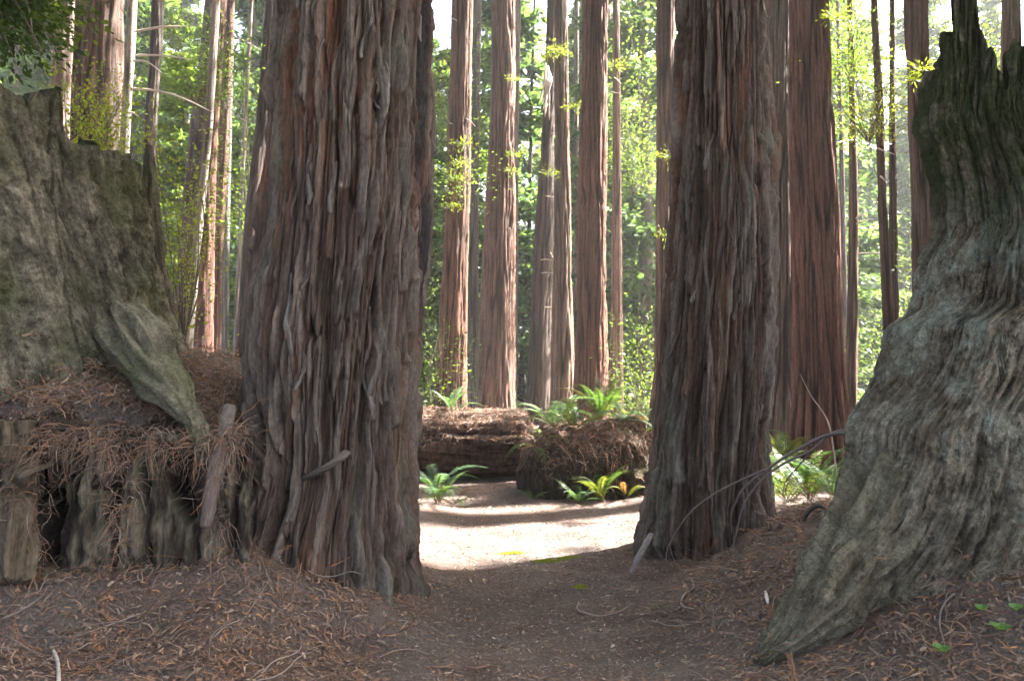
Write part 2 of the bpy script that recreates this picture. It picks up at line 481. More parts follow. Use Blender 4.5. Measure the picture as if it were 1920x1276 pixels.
# ------------------------------------------------------------------ hero redwoods
def hero(name, edges, Yc, label, seed, nt, dz, strips, warm, zb, nloose, flare_amp, burnt=None):
    f = edges_fn(edges, Yc)
    zview = EYE + (HZ + 60) / FPX * Yc
    rows = np.concatenate([np.arange(zb, zview, dz), np.arange(zview + .3, 24, .5)])
    c, r = sm_interp(f, rows, .10)
    th = np.linspace(0, 2 * PI, nt, endpoint=False); th = th - .4 * np.cos(th)
    TH, Z = np.meshgrid(th, rows)
    Rr = float(np.interp(1.5, rows, r))
    TH2 = TH + .10 * perlin(np.cos(TH) * 1.3 + seed, np.sin(TH) * 1.3, Z * .6) + .018 * perlin(np.cos(TH) * 5 + seed, np.sin(TH) * 5, Z * 3.2)
    a, b = np.cos(TH2) * Rr, np.sin(TH2) * Rr
    low = np.exp(-np.clip(Z - .1, 0, 9) / .45)
    big = perlin(a * 4.0 + seed, b * 4.0, Z * .35)
    n1 = perlin(a * 9.5 + seed, b * 9.5, Z * .42) + .35 * perlin(a * 19 + seed, b * 19, Z * .9)
    g1 = np.clip(np.abs(n1) * 3.4, 0, 1) ** .8
    n2 = perlin(a * 30 + seed, b * 30, Z * 1.3 + 4)
    g2 = np.clip(np.abs(n2) * 3.2, 0, 1)
    n3 = perlin(a * 62, b * 62 + seed, Z * 3.2)
    n5 = np.abs(perlin(a * 45, b * 45 + seed, Z * 16))
    fray = .10 * perlin(a * 50, b * 50 + seed, Z * 9) + .05 * n3
    lump = fbm(a * 6 + seed, b * 6, Z * 4, 3)
    # flat overlapping plates with sharp broken edges
    d = .05 * big + .034 * g1 + .010 * g2 + .006 * n5 + lump * (.004 + .055 * low)
    lay = np.zeros_like(d)
    for (kf_, zf_, t_, h_, o_) in ((7, .45, -.10, .020, 1.), (11, .8, .0, .017, 2.), (15, .6, .08, .015, 3.), (21, 1.3, .05, .011, 4.), (9, 1.6, .22, .020, 5.)):
        pn = perlin(a * kf_ + seed + 13 * o_, b * kf_, Z * zf_ + 3 * o_) + fray
        mk_ = smooth(t_, t_ + .07, pn)
        d += h_ * mk_ * (1 + .5 * np.clip(pn - t_, 0, .5)); lay += mk_
    crack = smooth(.07, .0, np.abs(perlin(a * 17 + seed + 40, b * 17, Z * .8) + .3 * fray))
    d -= .030 * crack
    d += flare_amp * low * (perlin(a * 3.1 + 3 + seed, b * 3.1, Z * .25) + .5 * perlin(a * 6 + 3 + seed, b * 6, Z * 1.2))
    patch = perlin(a * 3 + seed, b * 3, Z * .45 + 9)
    top_ = smooth(1.6, 3.6, lay + 1.2 * n2)
    col = tint_mix((.082, .054, .042), [(.138, .108, .092), warm, (.026, .017, .013)],
                   [top_ * .9, smooth(.15, .42, patch) * smooth(3.2, 1.6, lay) * .65, np.maximum(smooth(.4, .0, g1) * .8, crack * .7)])  # near-black in grooves and cracks paints the crevice shade into the bark
    col = col * (1 + .35 * n2 + .25 * n3)[..., None]
    rs = np.random.default_rng(int(seed * 10))
    for k in range(strips):
        z1 = rs.uniform(zb + .1, zview + .4); L = rs.uniform(.4, 1.9); t0 = rs.uniform(-PI, 0.0) if rs.random() < .8 else rs.uniform(0, PI)
        w = rs.uniform(.012, .042); hgt = rs.uniform(.010, .036); soft = rs.random() < .6; m = rs.choice([-1, 1]) * rs.uniform(0, .08); ph = rs.uniform(0, 6)
        i0, i1 = np.searchsorted(rows, z1 - .03), np.searchsorted(rows, z1 + L)
        if i1 - i0 < 4: continue
        zz = rows[i0:i1, None]; u = (zz - z1) / L            # u=0 at the broken lower end
        cen = t0 + (m * (zz - z1) + .03 * np.sin(zz * 7 + ph)) / Rr
        dt = (TH[i0:i1] - cen + PI) % (2 * PI) - PI
        jag = .35 * perlin(dt * 26 + ph, zz * 0 + ph, zz * 9)
        ww = w * (1 - .75 * np.clip(u, 0, 1)) * (1 + .25 * jag) + .004
        q = np.abs(dt) * Rr / ww
        prof = np.clip(1.15 - q ** 2, 0, 1) ** .5
        endm = smooth(-.02, .25 if soft else .015, (zz - z1) + .035 * jag)
        lift = hgt * (1 - np.clip(u, 0, 1)) ** .8
        add = prof * endm * lift
        d[i0:i1] += add
        m_ = (prof * endm * smooth(1, .3, u) * .8)[..., None]
        cc = np.array([[.145, .118, .10], [.125, .098, .083], [.18, .152, .132], [.13, .078, .055]][rs.integers(4)])
        col[i0:i1] = col[i0:i1] * (1 - m_) + cc * m_
    if burnt:
        for (t_, z_, rt, rz) in burnt:
            dt = (TH - t_ + PI) % (2 * PI) - PI
            m_ = smooth(1.25, .7, (dt / rt) ** 2 + ((Z - z_) / rz) ** 2 + .5 * n1)[..., None] * .85
            col = col * (1 - m_) + np.array([.018, .016, .018]) * m_
            d -= m_[..., 0] * .02
    # faint green-grey algae low down
    al = (smooth(.1, .5, perlin(a * 4 + 20, b * 4 + seed, Z * 1.1)) * smooth(2.4, .4, Z) * .45)[..., None]
    col = col * (1 - al) + np.array([.095, .105, .082]) * al
    col = col * (1 + .22 * n3)[..., None]
    tp = smooth(zview, zview + 1, rows)[:, None]
    R = r[:, None] + (d - np.percentile(d, 86)) * (1 - .5 * tp)
    X = c[:, None] + R * np.cos(TH)
    Yv = R * np.sin(TH)
    bz = 0.0
    base = np.array([float(np.interp(.2, rows, c)), Yc, bz])
    root = empty(name, base, label, "tree", "giant redwoods framing the path")
    V = np.stack([X - base[0], Yv, Z - bz], -1)
    UV = np.stack([TH2 * Rr, Z], -1)
    tr = obj("trunk", meshdata("trunk", V, [ringquads(len(rows), nt)], M_HERO, np.clip(col, 0, 1).reshape(-1, 3), UV.reshape(-1, 2)), root)
    # loose peeling strips, each a part
    for k in range(nloose):
        z1 = rs.uniform(.8, zview - .1); L = rs.uniform(.16, .5); t0 = rs.uniform(-PI * .96, -PI * .04); m = rs.uniform(-.22, .22)
        pts, rad = [], []
        for u in np.linspace(0, 1, 6):
            z = z1 + L * (1 - u); j = int(np.searchsorted(rows, z)); tt = t0 + m * (1 - u) * L / Rr + .02 * math.sin(u * 5 + k)
            ii = int(np.argmin(np.abs((th - tt + PI) % (2 * PI) - PI)))
            win = R[max(j - 2, 0):j + 3][:, [(ii + q) % nt for q in (-4, -2, 0, 2, 4)]].max()
            rr = win + (-.012 + .020 * u ** 1.6)
            pts.append([c[j] + rr * math.cos(tt) - base[0], rr * math.sin(tt), z])
            rad.append(rs.uniform(.008, .02) * (.5 + .7 * u) * (1.0 if u < .95 else .6))
        tint = [(.15, .13, .12), (.14, .10, .085), (.18, .16, .145), (.10, .075, .065)][rs.integers(4)]
        V_, F_, UV_ = limb_arrays(pts, rad, 9, 22, k * 1.7, .35, .38, up=(math.cos(t0), math.sin(t0), 0))
        obj("bark_strip", meshdata("bark_strip", V_, F_, M_HERO, np.clip(np.array(tint) * (1 + .4 * perlin(V_[:, 0] * 60, V_[:, 1] * 60, V_[:, 2] * 8))[:, None], 0, 1), UV_), root)
    return root, tr, (rows, c, R, th, base)

LEFT_E = [(0,526,816),(100,519,813),(200,509,808),(300,500,804),(400,489,801),(500,479,796),(600,468,789),(700,462,784),(800,466,781),(870,470,782),
          (930,450,785),(1000,425,788),(1060,405,796),(1120,385,802),(1200,375,808),(1300,370,812)]
heroL, heroLtr, HL = hero("redwood_tree", LEFT_E, 5.2, "massive redwood left of the path with shaggy grey twisted bark strips", 2.3, 430, .0086, 150,
               (.19, .085, .048), -.3, 22, .10, burnt=[(-.28, 3.45, .16, .75), (-.12, 2.3, .10, .5)])
RIGHT_E = [(0,1272,1440),(100,1270,1441),(200,1268,1442),(300,1262,1443),(400,1258,1445),(500,1252,1446),(600,1245,1447),(700,1238,1444),(800,1228,1438),
           (880,1220,1440),(940,1210,1442),(1000,1202,1450),(1040,1195,1460),(1100,1185,1470),(1200,1180,1475)]
heroR, heroRtr, HR = hero("redwood_tree", RIGHT_E, 6.6, "massive redwood right of the path, long smooth bark plates, pale chip at its foot", 8.1, 370, .0098, 90,
               (.17, .088, .058), -.3, 10, .06)

# chunk of broken bark lying across the flare of the left tree
stick("bark_slab", [P(572,896,4.60), P(598,884,4.54), P(625,868,4.52), P(652,846,4.58)], [.028,.04,.042,.03], (.145,.12,.105), M_HERO, nt=26, nz=50, amp=.3, flat=.45, kf=(3, .8),
      label="grey broken bark slab lying across the roots of the left redwood", cat="bark piece")
stick("bark_slab", [P(1182,1074,5.78), P(1192,1054,5.80), P(1202,1036,5.83), P(1212,1018,5.86), P(1222,999,5.9)], [.022,.026,.027,.026,.02], (.24,.20,.19), M_HERO, nt=26, nz=60, amp=.3, flat=.35, kf=(3, .5),
      label="pale splintered plank of wood leaning at the foot of the right redwood", cat="wood chip")

# ------------------------------------------------------------------ stumps (hollow shells with a ragged rim)
def stump(name, edges, Yc, prof, depth, label, seed, material, base_cols, zb, nt=420, nz=330, back_drop=.5, wall=.82, cell=.03, flow=0.0, growf=None, amp=1.0, cat="tree stump"):
    f = edges_fn(edges, Yc)
    th = np.linspace(0, 2 * PI, nt, endpoint=False); th = th - .6 * np.cos(th)
    zref = EYE + (HZ - 300) / FPX * Yc
    cr, rr = f(np.array([zref]))
    Xn = cr[0] + rr[0] * np.cos(th)
    pxs = np.array([p_[0] for p_ in prof]); zs = np.array([EYE + (HZ - p_[1]) / FPX * Yc for p_ in prof])
    Yn = Yc + np.minimum(0, np.sin(th)) * depth(np.array([zref]))[0]
    pxn = CX + Xn / Yn * FPX
    pys = np.array([p_[1] for p_ in prof])
    zt = EYE + (HZ - np.interp(pxn, pxs, pys)) / FPX * Yn
    back = smooth(0, .35, np.sin(th))
    zt = zt - back * back_drop + .10 * np.abs(perlin(np.cos(th) * 9 + seed, np.sin(th) * 9, 0)) * (1 + back) + .04 * perlin(np.cos(th) * 30, np.sin(th) * 30, seed)
    zt = np.maximum(zt, zb + .4)
    u = np.linspace(0, 1, nz) ** .95
    Z = zb + u[:, None] * (zt[None] - zb)
    TH = np.broadcast_to(th, Z.shape)
    c, r = sm_interp(f, Z, .035)
    fl = flow * (Z - zb)
    TH2 = TH + fl + .05 * perlin(np.cos(TH) * 2 + seed, np.sin(TH) * 2, Z * .9)
    a, b = np.cos(TH2), np.sin(TH2)
    low = np.exp(-np.clip(Z - zb - .2, 0, 9) / .7)
    rg = perlin(a * 3.2 + seed, b * 3.2, Z * .35)
    cr2 = np.clip(np.abs(perlin(a * 6.5 + seed, b * 6.5, Z * .7 + 3)) * 5, 0, 1)
    cr3 = np.clip(np.abs(perlin(a * 15 + seed, b * 15, Z * 1.1 + 8)) * 4, 0, 1)
    chip = 1 - np.abs(fbm(a * 13 + seed, b * 13, Z * 5, 3)) * 2
    n2 = fbm(a * 5 + seed, b * 5, Z * 3, 4); n3 = perlin(a * 26, b * 26, Z * 4 + seed)
    n4 = fbm(a * 34 + seed, b * 34, Z * 12, 3)
    ck = smooth(.035, .0, np.abs(perlin(a * 5 + seed + 30, b * 5, Z * .9) + .05 * n4)) * smooth(-.1, .2, perlin(a * 2, b * 2 + seed, Z * 1.5))
    d = amp * (.045 * rg * (1 + 1.6 * low) + .016 * cr2 + .010 * cr3 + .022 * n2 + .006 * n3 + .012 * n4 + .016 * chip - .03 * ck)
    # ledges / broken plates
    led = np.floor((perlin(a * 4.2 + 5 + seed, b * 4.2, Z * .8) + .25 * chip) * 4) * .012
    d += led * amp
    d = d - np.percentile(d, 80)
    dp = depth(Z)
    X = c + (r + d * .8) * np.cos(TH); Yv = (dp + d) * np.sin(TH)
    Vo = np.stack([X, Yv, Z], -1)
    # inner wall
    k = 14
    ui = np.linspace(0, 1, k)[:, None]
    Zi = zt[None] - ui * np.minimum(.9, zt[None] - zb - .1)
    sc = 1 - (1 - wall) * (.6 + .4 * np.clip(ui * 3, 0, 1))
    top = Vo[-1]
    ct = np.array([float(c[-1].mean()), 0])
    ci, _ = sm_interp(f, Zi, .06)
    cc0 = c[-1][None]
    Xi = ci + (top[None, :, 0] - cc0) * sc + .03 * perlin(np.cos(th)[None] * 12, np.sin(th)[None] * 12, Zi * 3)
    Yi = top[None, :, 1] * sc
    Vi = np.stack([Xi, Yi, Zi], -1)
    V = np.vstack([Vo.reshape(-1, 3), Vi.reshape(-1, 3)])
    base = np.array([float(f(np.array([zb + .3]))[0][0]), Yc, max(zb, 0)])
    w1 = smooth(-.3, .4, n2); w2 = smooth(.5, .1, cr2)
    col = tint_mix(base_cols[0], base_cols[1:3], [w1, w2 * .6])
    col = col * (1 + .3 * n4)[..., None]
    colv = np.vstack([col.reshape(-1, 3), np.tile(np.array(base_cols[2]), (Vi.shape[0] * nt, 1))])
    UV = np.vstack([np.stack([TH2 * 1.0, Z], -1).reshape(-1, 2), np.stack(np.broadcast_arrays(th[None], Zi), -1).reshape(-1, 2)])
    V[:, 0] -= base[0]; V[:, 2] -= base[2]
    N = nz + k
    root = empty(name, base, label, cat)
    me = meshdata("shell", V, [ringquads(N, nt)], material, np.clip(colv, 0, 1), UV)
    if growf is not None:
        g = np.zeros((len(V), 4), np.float32); g[:, 3] = 1
        m_, l_ = growf(V[:, 0] + base[0], V[:, 1], V[:, 2] + base[2])
        g[:, 0] = m_; g[:, 1] = l_
        at = me.color_attributes.new("grow", 'FLOAT_COLOR', 'POINT'); at.data.foreach_set("color", g.ravel())
    sh = obj("shell", me, root)
    return root, sh

def snag_grow(x, y, z):
    moss = smooth(2.1, 2.6, z + .25 * fbm(x * 2, y * 2, z * 2, 3)) + .35 * smooth(.1, .5, perlin(x * 3, y * 3, z * 2)) * smooth(1.2, .3, z)
    lich = smooth(.9, 1.8, z + .7 * fbm(x * 2.2, y * 2.2, z * 2.2, 3)) * smooth(2.85, 2.2, z + .4 * perlin(x * 3, 2.0, z * 2))
    return np.clip(moss, 0, 1), np.clip(lich + .12, 0, 1)
SNAG_E = [(-150,1715,2000),(180,1726,2000),(240,1724,2005),(300,1745,2020),(380,1768,2060),(440,1772,2080),(480,1752,2110),(560,1738,2150),(592,1730,2170),(604,1682,2180),
          (660,1672,2210),(720,1652,2240),(770,1618,2250),(800,1600,2270),(860,1602,2290),(940,1580,2330),(1000,1555,2360),(1060,1520,2390),(1120,1488,2430),(1180,1455,2460),(1240,1435,2480),(1350,1420,2500)]
snag, snagsh = stump("standing_snag", SNAG_E, 4.25,
    [(1700,260),(1726,240),(1733,190),(1750,140),(1762,112),(1782,108),(1790,70),(1816,52),(1822,-60),(1868,-70),(1876,40),(1898,78),(1909,140),(1915,182),(1919,178),(1928,92),(1960,70),(1985,120),(2010,200)],
    lambda Z: .2 + .14 * np.clip(4 - Z, 0, 5) + .035 * np.clip(1.6 - Z, 0, 3) ** 2,
    "tall broken stump on the right covered in dark moss and pale blue-green lichen", 4.4, M_SNAG,
    [(.165, .132, .095), (.22, .188, .142), (.06, .042, .03)], -.2, nt=490, nz=380, flow=-.28, growf=snag_grow, back_drop=.9, wall=.86)
tv, tf, tuv = limb_arrays([P(1740,840,4.3), P(1672,940,4.15), P(1612,1040,4.0), P(1555,1120,3.92), P(1505,1175,3.85), P(1460,1215,3.8), P(1428,1250,3.78)], [.2,.24,.21,.17,.13,.085,.04], 110, 240, 5.0, .28, kf=(3.0, .7))
tv = tv - np.array(snag.location)
_q = fbm(tv[:, 0] * 9, tv[:, 1] * 9, tv[:, 2] * 5, 4)[:, None]
rt_me = meshdata("root", tv, tf, M_SNAG, np.clip(np.array([.155, .128, .094]) * (1 + .5 * _q), .02, 1), tuv * np.array([1.5, 1]))
_g2 = np.tile(np.array([.25, .2, 0, 1], np.float32), (len(tv), 1)); rt_me.color_attributes.new("grow", 'FLOAT_COLOR', 'POINT').data.foreach_set("color", _g2.ravel())
snag_root = obj("root", rt_me, snag)
STL_E = [(100,-700,262),(300,-700,262),(330,-705,268),(400,-710,272),(480,-720,288),(560,-730,300),(620,-740,318),(680,-750,345),(740,-770,362),(800,-790,382),(900,-800,400)]
stl, stlsh = stump("tree_stump", STL_E, 5.55,
    [(-700,260),(-300,200),(-60,140),(0,160),(55,182),(95,178),(105,150),(112,185),(122,240),(130,268),(170,286),(215,290),(250,302),(268,325)],
    lambda Z: np.interp(Z, [1, 1.5, 2, 3.5], [1.15, 1.05, .95, .85]),
    "huge mossy old stump with a broken rim on top of the left bank", 7.7, M_STUMP,
    [(.13, .115, .082), (.18, .158, .118), (.038, .03, .024)], 1.0, nt=380, nz=200, flow=.12, back_drop=.3, wall=.86, amp=1.1)
# darker slab of shell standing behind its right edge, and the toe root running down
stick("shell_slab", [P(300,700,6.0)-np.array(stl.location), P(300,600,6.0)-np.array(stl.location), P(290,480,6.0)-np.array(stl.location), P(282,330,6.0)-np.array(stl.location), P(278,270,6.0)-np.array(stl.location)],
      [.22,.16,.12,.07,.03], (.075,.062,.05), M_STUMP, stl, nt=24, nz=60, amp=.3, flat=.5)
_sl = np.array(stl.location)
stick("root", [P(225,590,5.35)-_sl, P(266,658,5.02)-_sl, P(305,712,4.74)-_sl, P(340,752,4.62)-_sl, P(366,790,4.5)-_sl, P(378,830,4.42)-_sl, P(380,870,4.42)-_sl],
      [.16,.15,.115,.075,.05,.04,.03], (.165,.145,.105), M_STUMP, stl, nt=48, nz=130, amp=.3, kf=(2.6, .8))

# rotting stump face below it, at the bank's front
rs_root = empty("rotting_stump", P(150,1100,4.15), "low rotting stump with dark hollows under the litter of the left bank", "tree stump")
ro = np.array(rs_root.location)
def rot_piece(pts, rad, col, flat=.7, amp=.45, name="rotten_wood_slab"):
    return stick(name, [P(*p_) - ro for p_ in pts], rad, np.array(col) * .62 + np.array([.012, .006, 0]), M_HERO, rs_root, nt=44, nz=120, amp=amp, flat=flat, var=.35, kf=(2.6, .55))
rot_piece([(25,790,4.42),(30,860,4.4),(26,940,4.38),(28,1010,4.3),(22,1095,4.15)], [.11,.13,.11,.10,.09], (.15,.12,.09))
rot_piece([(-70,800,4.42),(-80,900,4.35),(-75,1090,4.12)], [.16,.17,.15], (.11,.09,.07))
V_, F_, UV_ = limb_arrays([np.array(q) - ro for q in [(-4.4,4.62,1.14),(-3.4,4.60,1.12),(-3.0,4.60,1.02),(-2.7,4.56,1.12),(-2.45,4.6,1.08),(-2.2,4.62,.98),(-2.0,4.70,1.08),(-1.75,4.85,1.0)]], [.14,.13,.16,.11,.13,.15,.10,.06], 24, 200, 3.0, .6)
soil_lip = obj("soil_lip", meshdata("soil_lip", V_, F_, M_SOIL, np.tile([.07,.05,.04], (len(V_),1)), UV_), rs_root)
# decayed back wall; shade of its hollows and grooves put into the colour
xx = np.linspace(-3.8, -1.42, 300); zz = np.linspace(.18, 1.16, 140); XX, ZZ = np.meshgrid(xx, zz)
wx = XX + .035 * fbm(XX * 2, 3.0, ZZ * 2.2, 3)
fl1 = np.clip(np.abs(perlin(wx * 5.5, 1.3, ZZ * .7)) * 3.2, 0, 1); fl2 = np.clip(np.abs(perlin(wx * 14, 7.3, ZZ * 1.1)) * 3, 0, 1); fl3 = fbm(wx * 9, 2.2, ZZ * 4, 4)
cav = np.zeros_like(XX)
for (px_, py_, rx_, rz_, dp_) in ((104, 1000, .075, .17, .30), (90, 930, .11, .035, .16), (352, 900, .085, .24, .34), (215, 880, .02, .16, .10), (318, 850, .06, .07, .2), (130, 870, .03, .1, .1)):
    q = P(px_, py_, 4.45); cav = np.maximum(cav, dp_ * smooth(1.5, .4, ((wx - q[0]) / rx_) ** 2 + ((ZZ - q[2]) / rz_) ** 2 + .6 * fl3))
pr = .075 * fl1 + .035 * fl2 + .055 * fl3 + .02 * fbm(XX * 22, 1.0, ZZ * 9, 3) + .10 * smooth(1.0, .3, ZZ)
byy = 4.50 - pr + cav + .05 * np.sin(XX * 2.2)
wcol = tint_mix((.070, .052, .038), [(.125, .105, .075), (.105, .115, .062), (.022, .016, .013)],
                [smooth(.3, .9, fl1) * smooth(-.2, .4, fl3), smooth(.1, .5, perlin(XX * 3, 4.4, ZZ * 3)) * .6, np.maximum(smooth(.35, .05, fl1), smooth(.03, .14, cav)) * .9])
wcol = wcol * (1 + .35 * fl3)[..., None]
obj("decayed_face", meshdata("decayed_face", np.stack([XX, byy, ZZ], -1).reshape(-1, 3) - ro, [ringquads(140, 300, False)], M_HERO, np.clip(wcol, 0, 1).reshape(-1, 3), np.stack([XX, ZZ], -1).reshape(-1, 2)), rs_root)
stick("leaning_branch", [P(432,760,4.6), P(416,840,4.42), P(397,920,4.3), P(385,990,4.25)], [.038,.042,.038,.03], (.16,.125,.11), M_HERO, nt=14, nz=40, amp=.12,
      label="weathered brown pole leaning on the left bank beside the dark hollow", cat="dead branch")

# ------------------------------------------------------------------ fallen log and root mound in the middle
def log_build():
    base = np.array([-1.6, 11.6, 0.0])
    root = empty("fallen_log", base, "dark fallen redwood log lying across the path, its top heaped with litter", "fallen log")
    nt, nz = 120, 260
    x = np.linspace(-4.6, .30, nz)[:, None]; th = np.linspace(0, 2 * PI, nt, endpoint=False)[None]
    R = .47 + .03 * perlin(x, 0, 0)
    cyl = perlin(x * .5, np.cos(th) * 4, np.sin(th) * 4)
    crk = np.clip(np.abs(perlin(x * .8, np.cos(th) * 9, np.sin(th) * 9)) * 5, 0, 1)
    R = R + .05 * cyl + .03 * crk + .02 * fbm(x * 3, np.cos(th) * 5, np.sin(th) * 5, 3)
    end = smooth(.30, .16, x + .08 * perlin(0, np.cos(th) * 3, np.sin(th) * 3))
    R = R * (.55 + .45 * end)
    top = np.clip(np.sin(th), 0, 1)
    Zc = .52 - .015 * (x + 1) + .03 * perlin(x * 1.2, 1, 1)
    Y = 11.6 + R * np.cos(th) * 1.1 + .05 * x; Z = Zc + R * np.sin(th) * (1 - .08 * top)
    V = np.stack([np.broadcast_to(x, Y.shape), Y, Z], -1).reshape(-1, 3)
    V = np.vstack([V, [.28, 11.6, .5], [-4.65, 11.4, .55]]) - base
    c = np.array([.085, .05, .036]) * (.55 + .7 * crk)[..., None] * (1 + .3 * cyl)[..., None]
    c = np.vstack([c.reshape(-1, 3), [[.05, .03, .02]] * 2])
    j = np.arange(nt)
    F = [ringquads(nz, nt), np.stack([np.full(nt, nz * nt), (nz - 1) * nt + j, (nz - 1) * nt + (j + 1) % nt], -1), np.stack([np.full(nt, nz * nt + 1), (j + 1) % nt, j], -1)]
    return root, obj("trunk", meshdata("trunk", V, F, M_SOIL, np.clip(c, 0, 1)), root)
logr, logo = log_build()
def mound_build():
    base = np.array([.95, 10.3, 0.0])
    root = empty("root_mound", base, "upturned root mound overgrown with ferns beside the end of the fallen log", "root mound")
    nt, nz = 200, 130
    ph = np.linspace(-.5, PI / 2, nz)[:, None]; th = np.linspace(0, 2 * PI, nt, endpoint=False)[None]
    dx, dy, dz = np.cos(ph) * np.cos(th), np.cos(ph) * np.sin(th), np.sin(ph) + 0 * th
    r = 1 + .16 * fbm(dx * 1.6, dy * 1.6, dz * 1.6 + 4, 4) + .05 * fbm(dx * 8, dy * 8, dz * 5, 3)
    sx = np.where(dx > 0, 1.0, .80)
    X = sx * np.sign(dx) * np.abs(dx) ** .8 * r; Y = .85 * np.sign(dy) * np.abs(dy) ** .8 * r; Z = .12 + .80 * np.sign(dz) * np.abs(dz) ** .75 * r * (1 - .0 * dx)
    V = np.stack([X, Y, Z], -1)
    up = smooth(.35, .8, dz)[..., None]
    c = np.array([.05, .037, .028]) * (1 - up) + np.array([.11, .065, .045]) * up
    gr = smooth(.1, .5, fbm(dx * 2, dy * 2, dz * 2 + 9, 3))[..., None] * smooth(.1, .7, dx)[..., None] * .6
    c = c * (1 - gr) + np.array([.10, .085, .04]) * gr
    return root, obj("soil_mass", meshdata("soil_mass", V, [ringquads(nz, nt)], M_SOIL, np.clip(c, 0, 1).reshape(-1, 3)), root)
mdr, mdo = mound_build()

# ------------------------------------------------------------------ middle-distance and far trunks
RED, DRK, GRY, PAL = (.125, .060, .038), (.062, .040, .032), (.095, .074, .062), (.24, .20, .17)
G1 = "redwood trunks behind the fallen log"
trees = {}
def T(key, *a, **k): trees[key] = simple_trunk(*a, **k)
rt = "redwood_tree"
T('A', rt, [(0,146,230),(200,132,224),(400,126,222),(800,110,225)], 13, 26, "broad reddish redwood trunk rising just behind the rim of the left stump", None, (.11,.064,.048), nt=120, dz=.05)
T('B', rt, [(0,110,138),(200,92,130),(500,85,128),(800,80,128)], 12, 20, "narrow sunlit pinkish trunk directly left of the broad trunk behind the stump", None, (.26,.18,.15), nt=40)
T('C', "slender_tree", [(0,239,257),(100,235,253),(250,226,243),(500,215,235),(800,210,232)], 11, 16, "pale thin trunk with bare side branches, right of the broad trunk behind the stump", None, PAL, nt=32, material=M_THIN, amp=.4)
T('D', rt, [(0,286,308),(130,280,302),(200,272,298),(330,268,290),(500,262,290),(800,255,290)], 15, 22, "slim brown trunk with a knobby bend, next to the pale thin trunk", None, GRY, nt=40)
T('E', rt, [(0,385,412),(150,368,402),(350,345,385),(550,328,362),(700,318,360)], 22, 24, "dark leaning trunk partly hidden behind the thin grey stem on the left", None, DRK, nt=48)
T('F', "slender_tree", [(0,398,413),(250,384,398),(450,363,378),(640,346,362),(800,335,355)], 13, 18, "thin grey leaning stem crossing in front of the red pair on the left", None, (.17,.14,.12), nt=24, material=M_THIN, amp=.4)
T('G', rt, [(0,405,425),(250,388,408),(450,372,402),(650,358,398),(800,350,402)], 20, 26, "red trunk with a sunlit patch, left one of the close red pair", None, (.14,.06,.04), nt=56)
T('H', rt, [(0,424,440),(300,408,428),(500,402,416),(660,398,414),(800,392,414)], 21, 26, "red trunk touching the right side of the sun-patched red trunk", None, (.12,.055,.038), nt=40)
T('I', "slender_tree", [(0,432,440),(300,420,433),(650,414,428),(800,410,428)], 26, 22, "grey thin far trunk just right of the red pair", None, (.16,.14,.12), nt=24)
T('J', "slender_tree", [(0,468,475),(300,452,460),(660,436,444),(800,432,444)], 24, 20, "very thin leaning stem halfway between red pair and big left redwood", None, (.16,.13,.10), nt=16, material=M_THIN, amp=.3)
T('K', rt, [(0,498,520),(200,484,508),(400,460,490),(600,446,478),(700,440,474),(800,436,474)], 17, 24, "dark reddish trunk almost touching the left edge of the big left redwood", None, DRK, nt=64)
T('L', rt, [(0,847,886),(200,843,884),(400,833,880),(600,824,876),(780,814,874)], 20, 30, "leftmost red trunk in the row seen above the fallen log", G1, RED, nt=110, dz=.05)
T('M', rt, [(0,885,903),(300,884,898),(600,876,897),(780,870,896)], 26, 30, "dark grey trunk half hidden by the leftmost red trunk above the log", G1, (.07,.055,.048), nt=56)
T('N', rt, [(0,922,968),(200,918,966),(400,909,966),(600,900,965),(780,892,966)], 22, 30, "thick trunk above the log with a bright sunlit streak down its bark", G1, (.13,.072,.052), nt=130, dz=.05, amp=1.3)
T('N2', rt, [(0,960,977),(300,956,972),(780,948,970)], 27, 28, "slim grey trunk peeking out behind the sun-streaked trunk", G1, (.13,.10,.085), nt=40)
T('O', "slender_tree", [(0,1000,1005),(200,993,999),(450,988,996),(700,972,984),(790,968,982)], 32, 20, "thin dark stem in the gap right of the sun-streaked trunk", None, DRK, nt=24)
T('P', rt, [(0,1026,1042),(200,1018,1040),(400,1005,1038),(600,994,1034),(780,984,1030)], 23, 30, "dark leaning trunk with pale dead twigs and a frayed peel of bark", G1, DRK, nt=72)
T('Q', rt, [(0,1039,1063),(300,1040,1068),(500,1038,1073),(780,1031,1079)], 20, 28, "straight light brown trunk squeezed between the dark leaning one and the thick one", G1, (.125,.08,.058), nt=90, dz=.05)
T('R', rt, [(0,1089,1139),(300,1086,1138),(500,1083,1136),(780,1073,1140)], 18, 30, "thick straight red trunk rising behind the ferns of the root mound", G1, RED, nt=140, dz=.05, amp=1.3)
T('R2', "slender_tree", [(0,1076,1086),(400,1076,1084),(780,1070,1082)], 30, 24, "thin pale sunlit trunk just left of the thick straight red one", None, (.22,.17,.13), nt=24)
T('S', rt, [(0,1149,1161),(300,1148,1164),(500,1146,1166),(760,1142,1169)], 21, 26, "slim trunk brightly sunlit down its right side, at the mound's right end", G1, (.19,.12,.09), nt=56)
T('U', rt, [(0,1231,1266),(300,1232,1266),(500,1229,1262),(700,1225,1262),(800,1215,1268)], 17, 28, "medium red trunk just left of the massive right redwood", None, (.125,.068,.048), nt=90, dz=.05)
T('V', rt, [(0,1440,1482),(300,1440,1486),(600,1438,1490),(780,1430,1494)], 15, 30, "brown trunk with a sunlit edge, squeezed right behind the massive right redwood", None, (.11,.07,.054), nt=120, dz=.05)
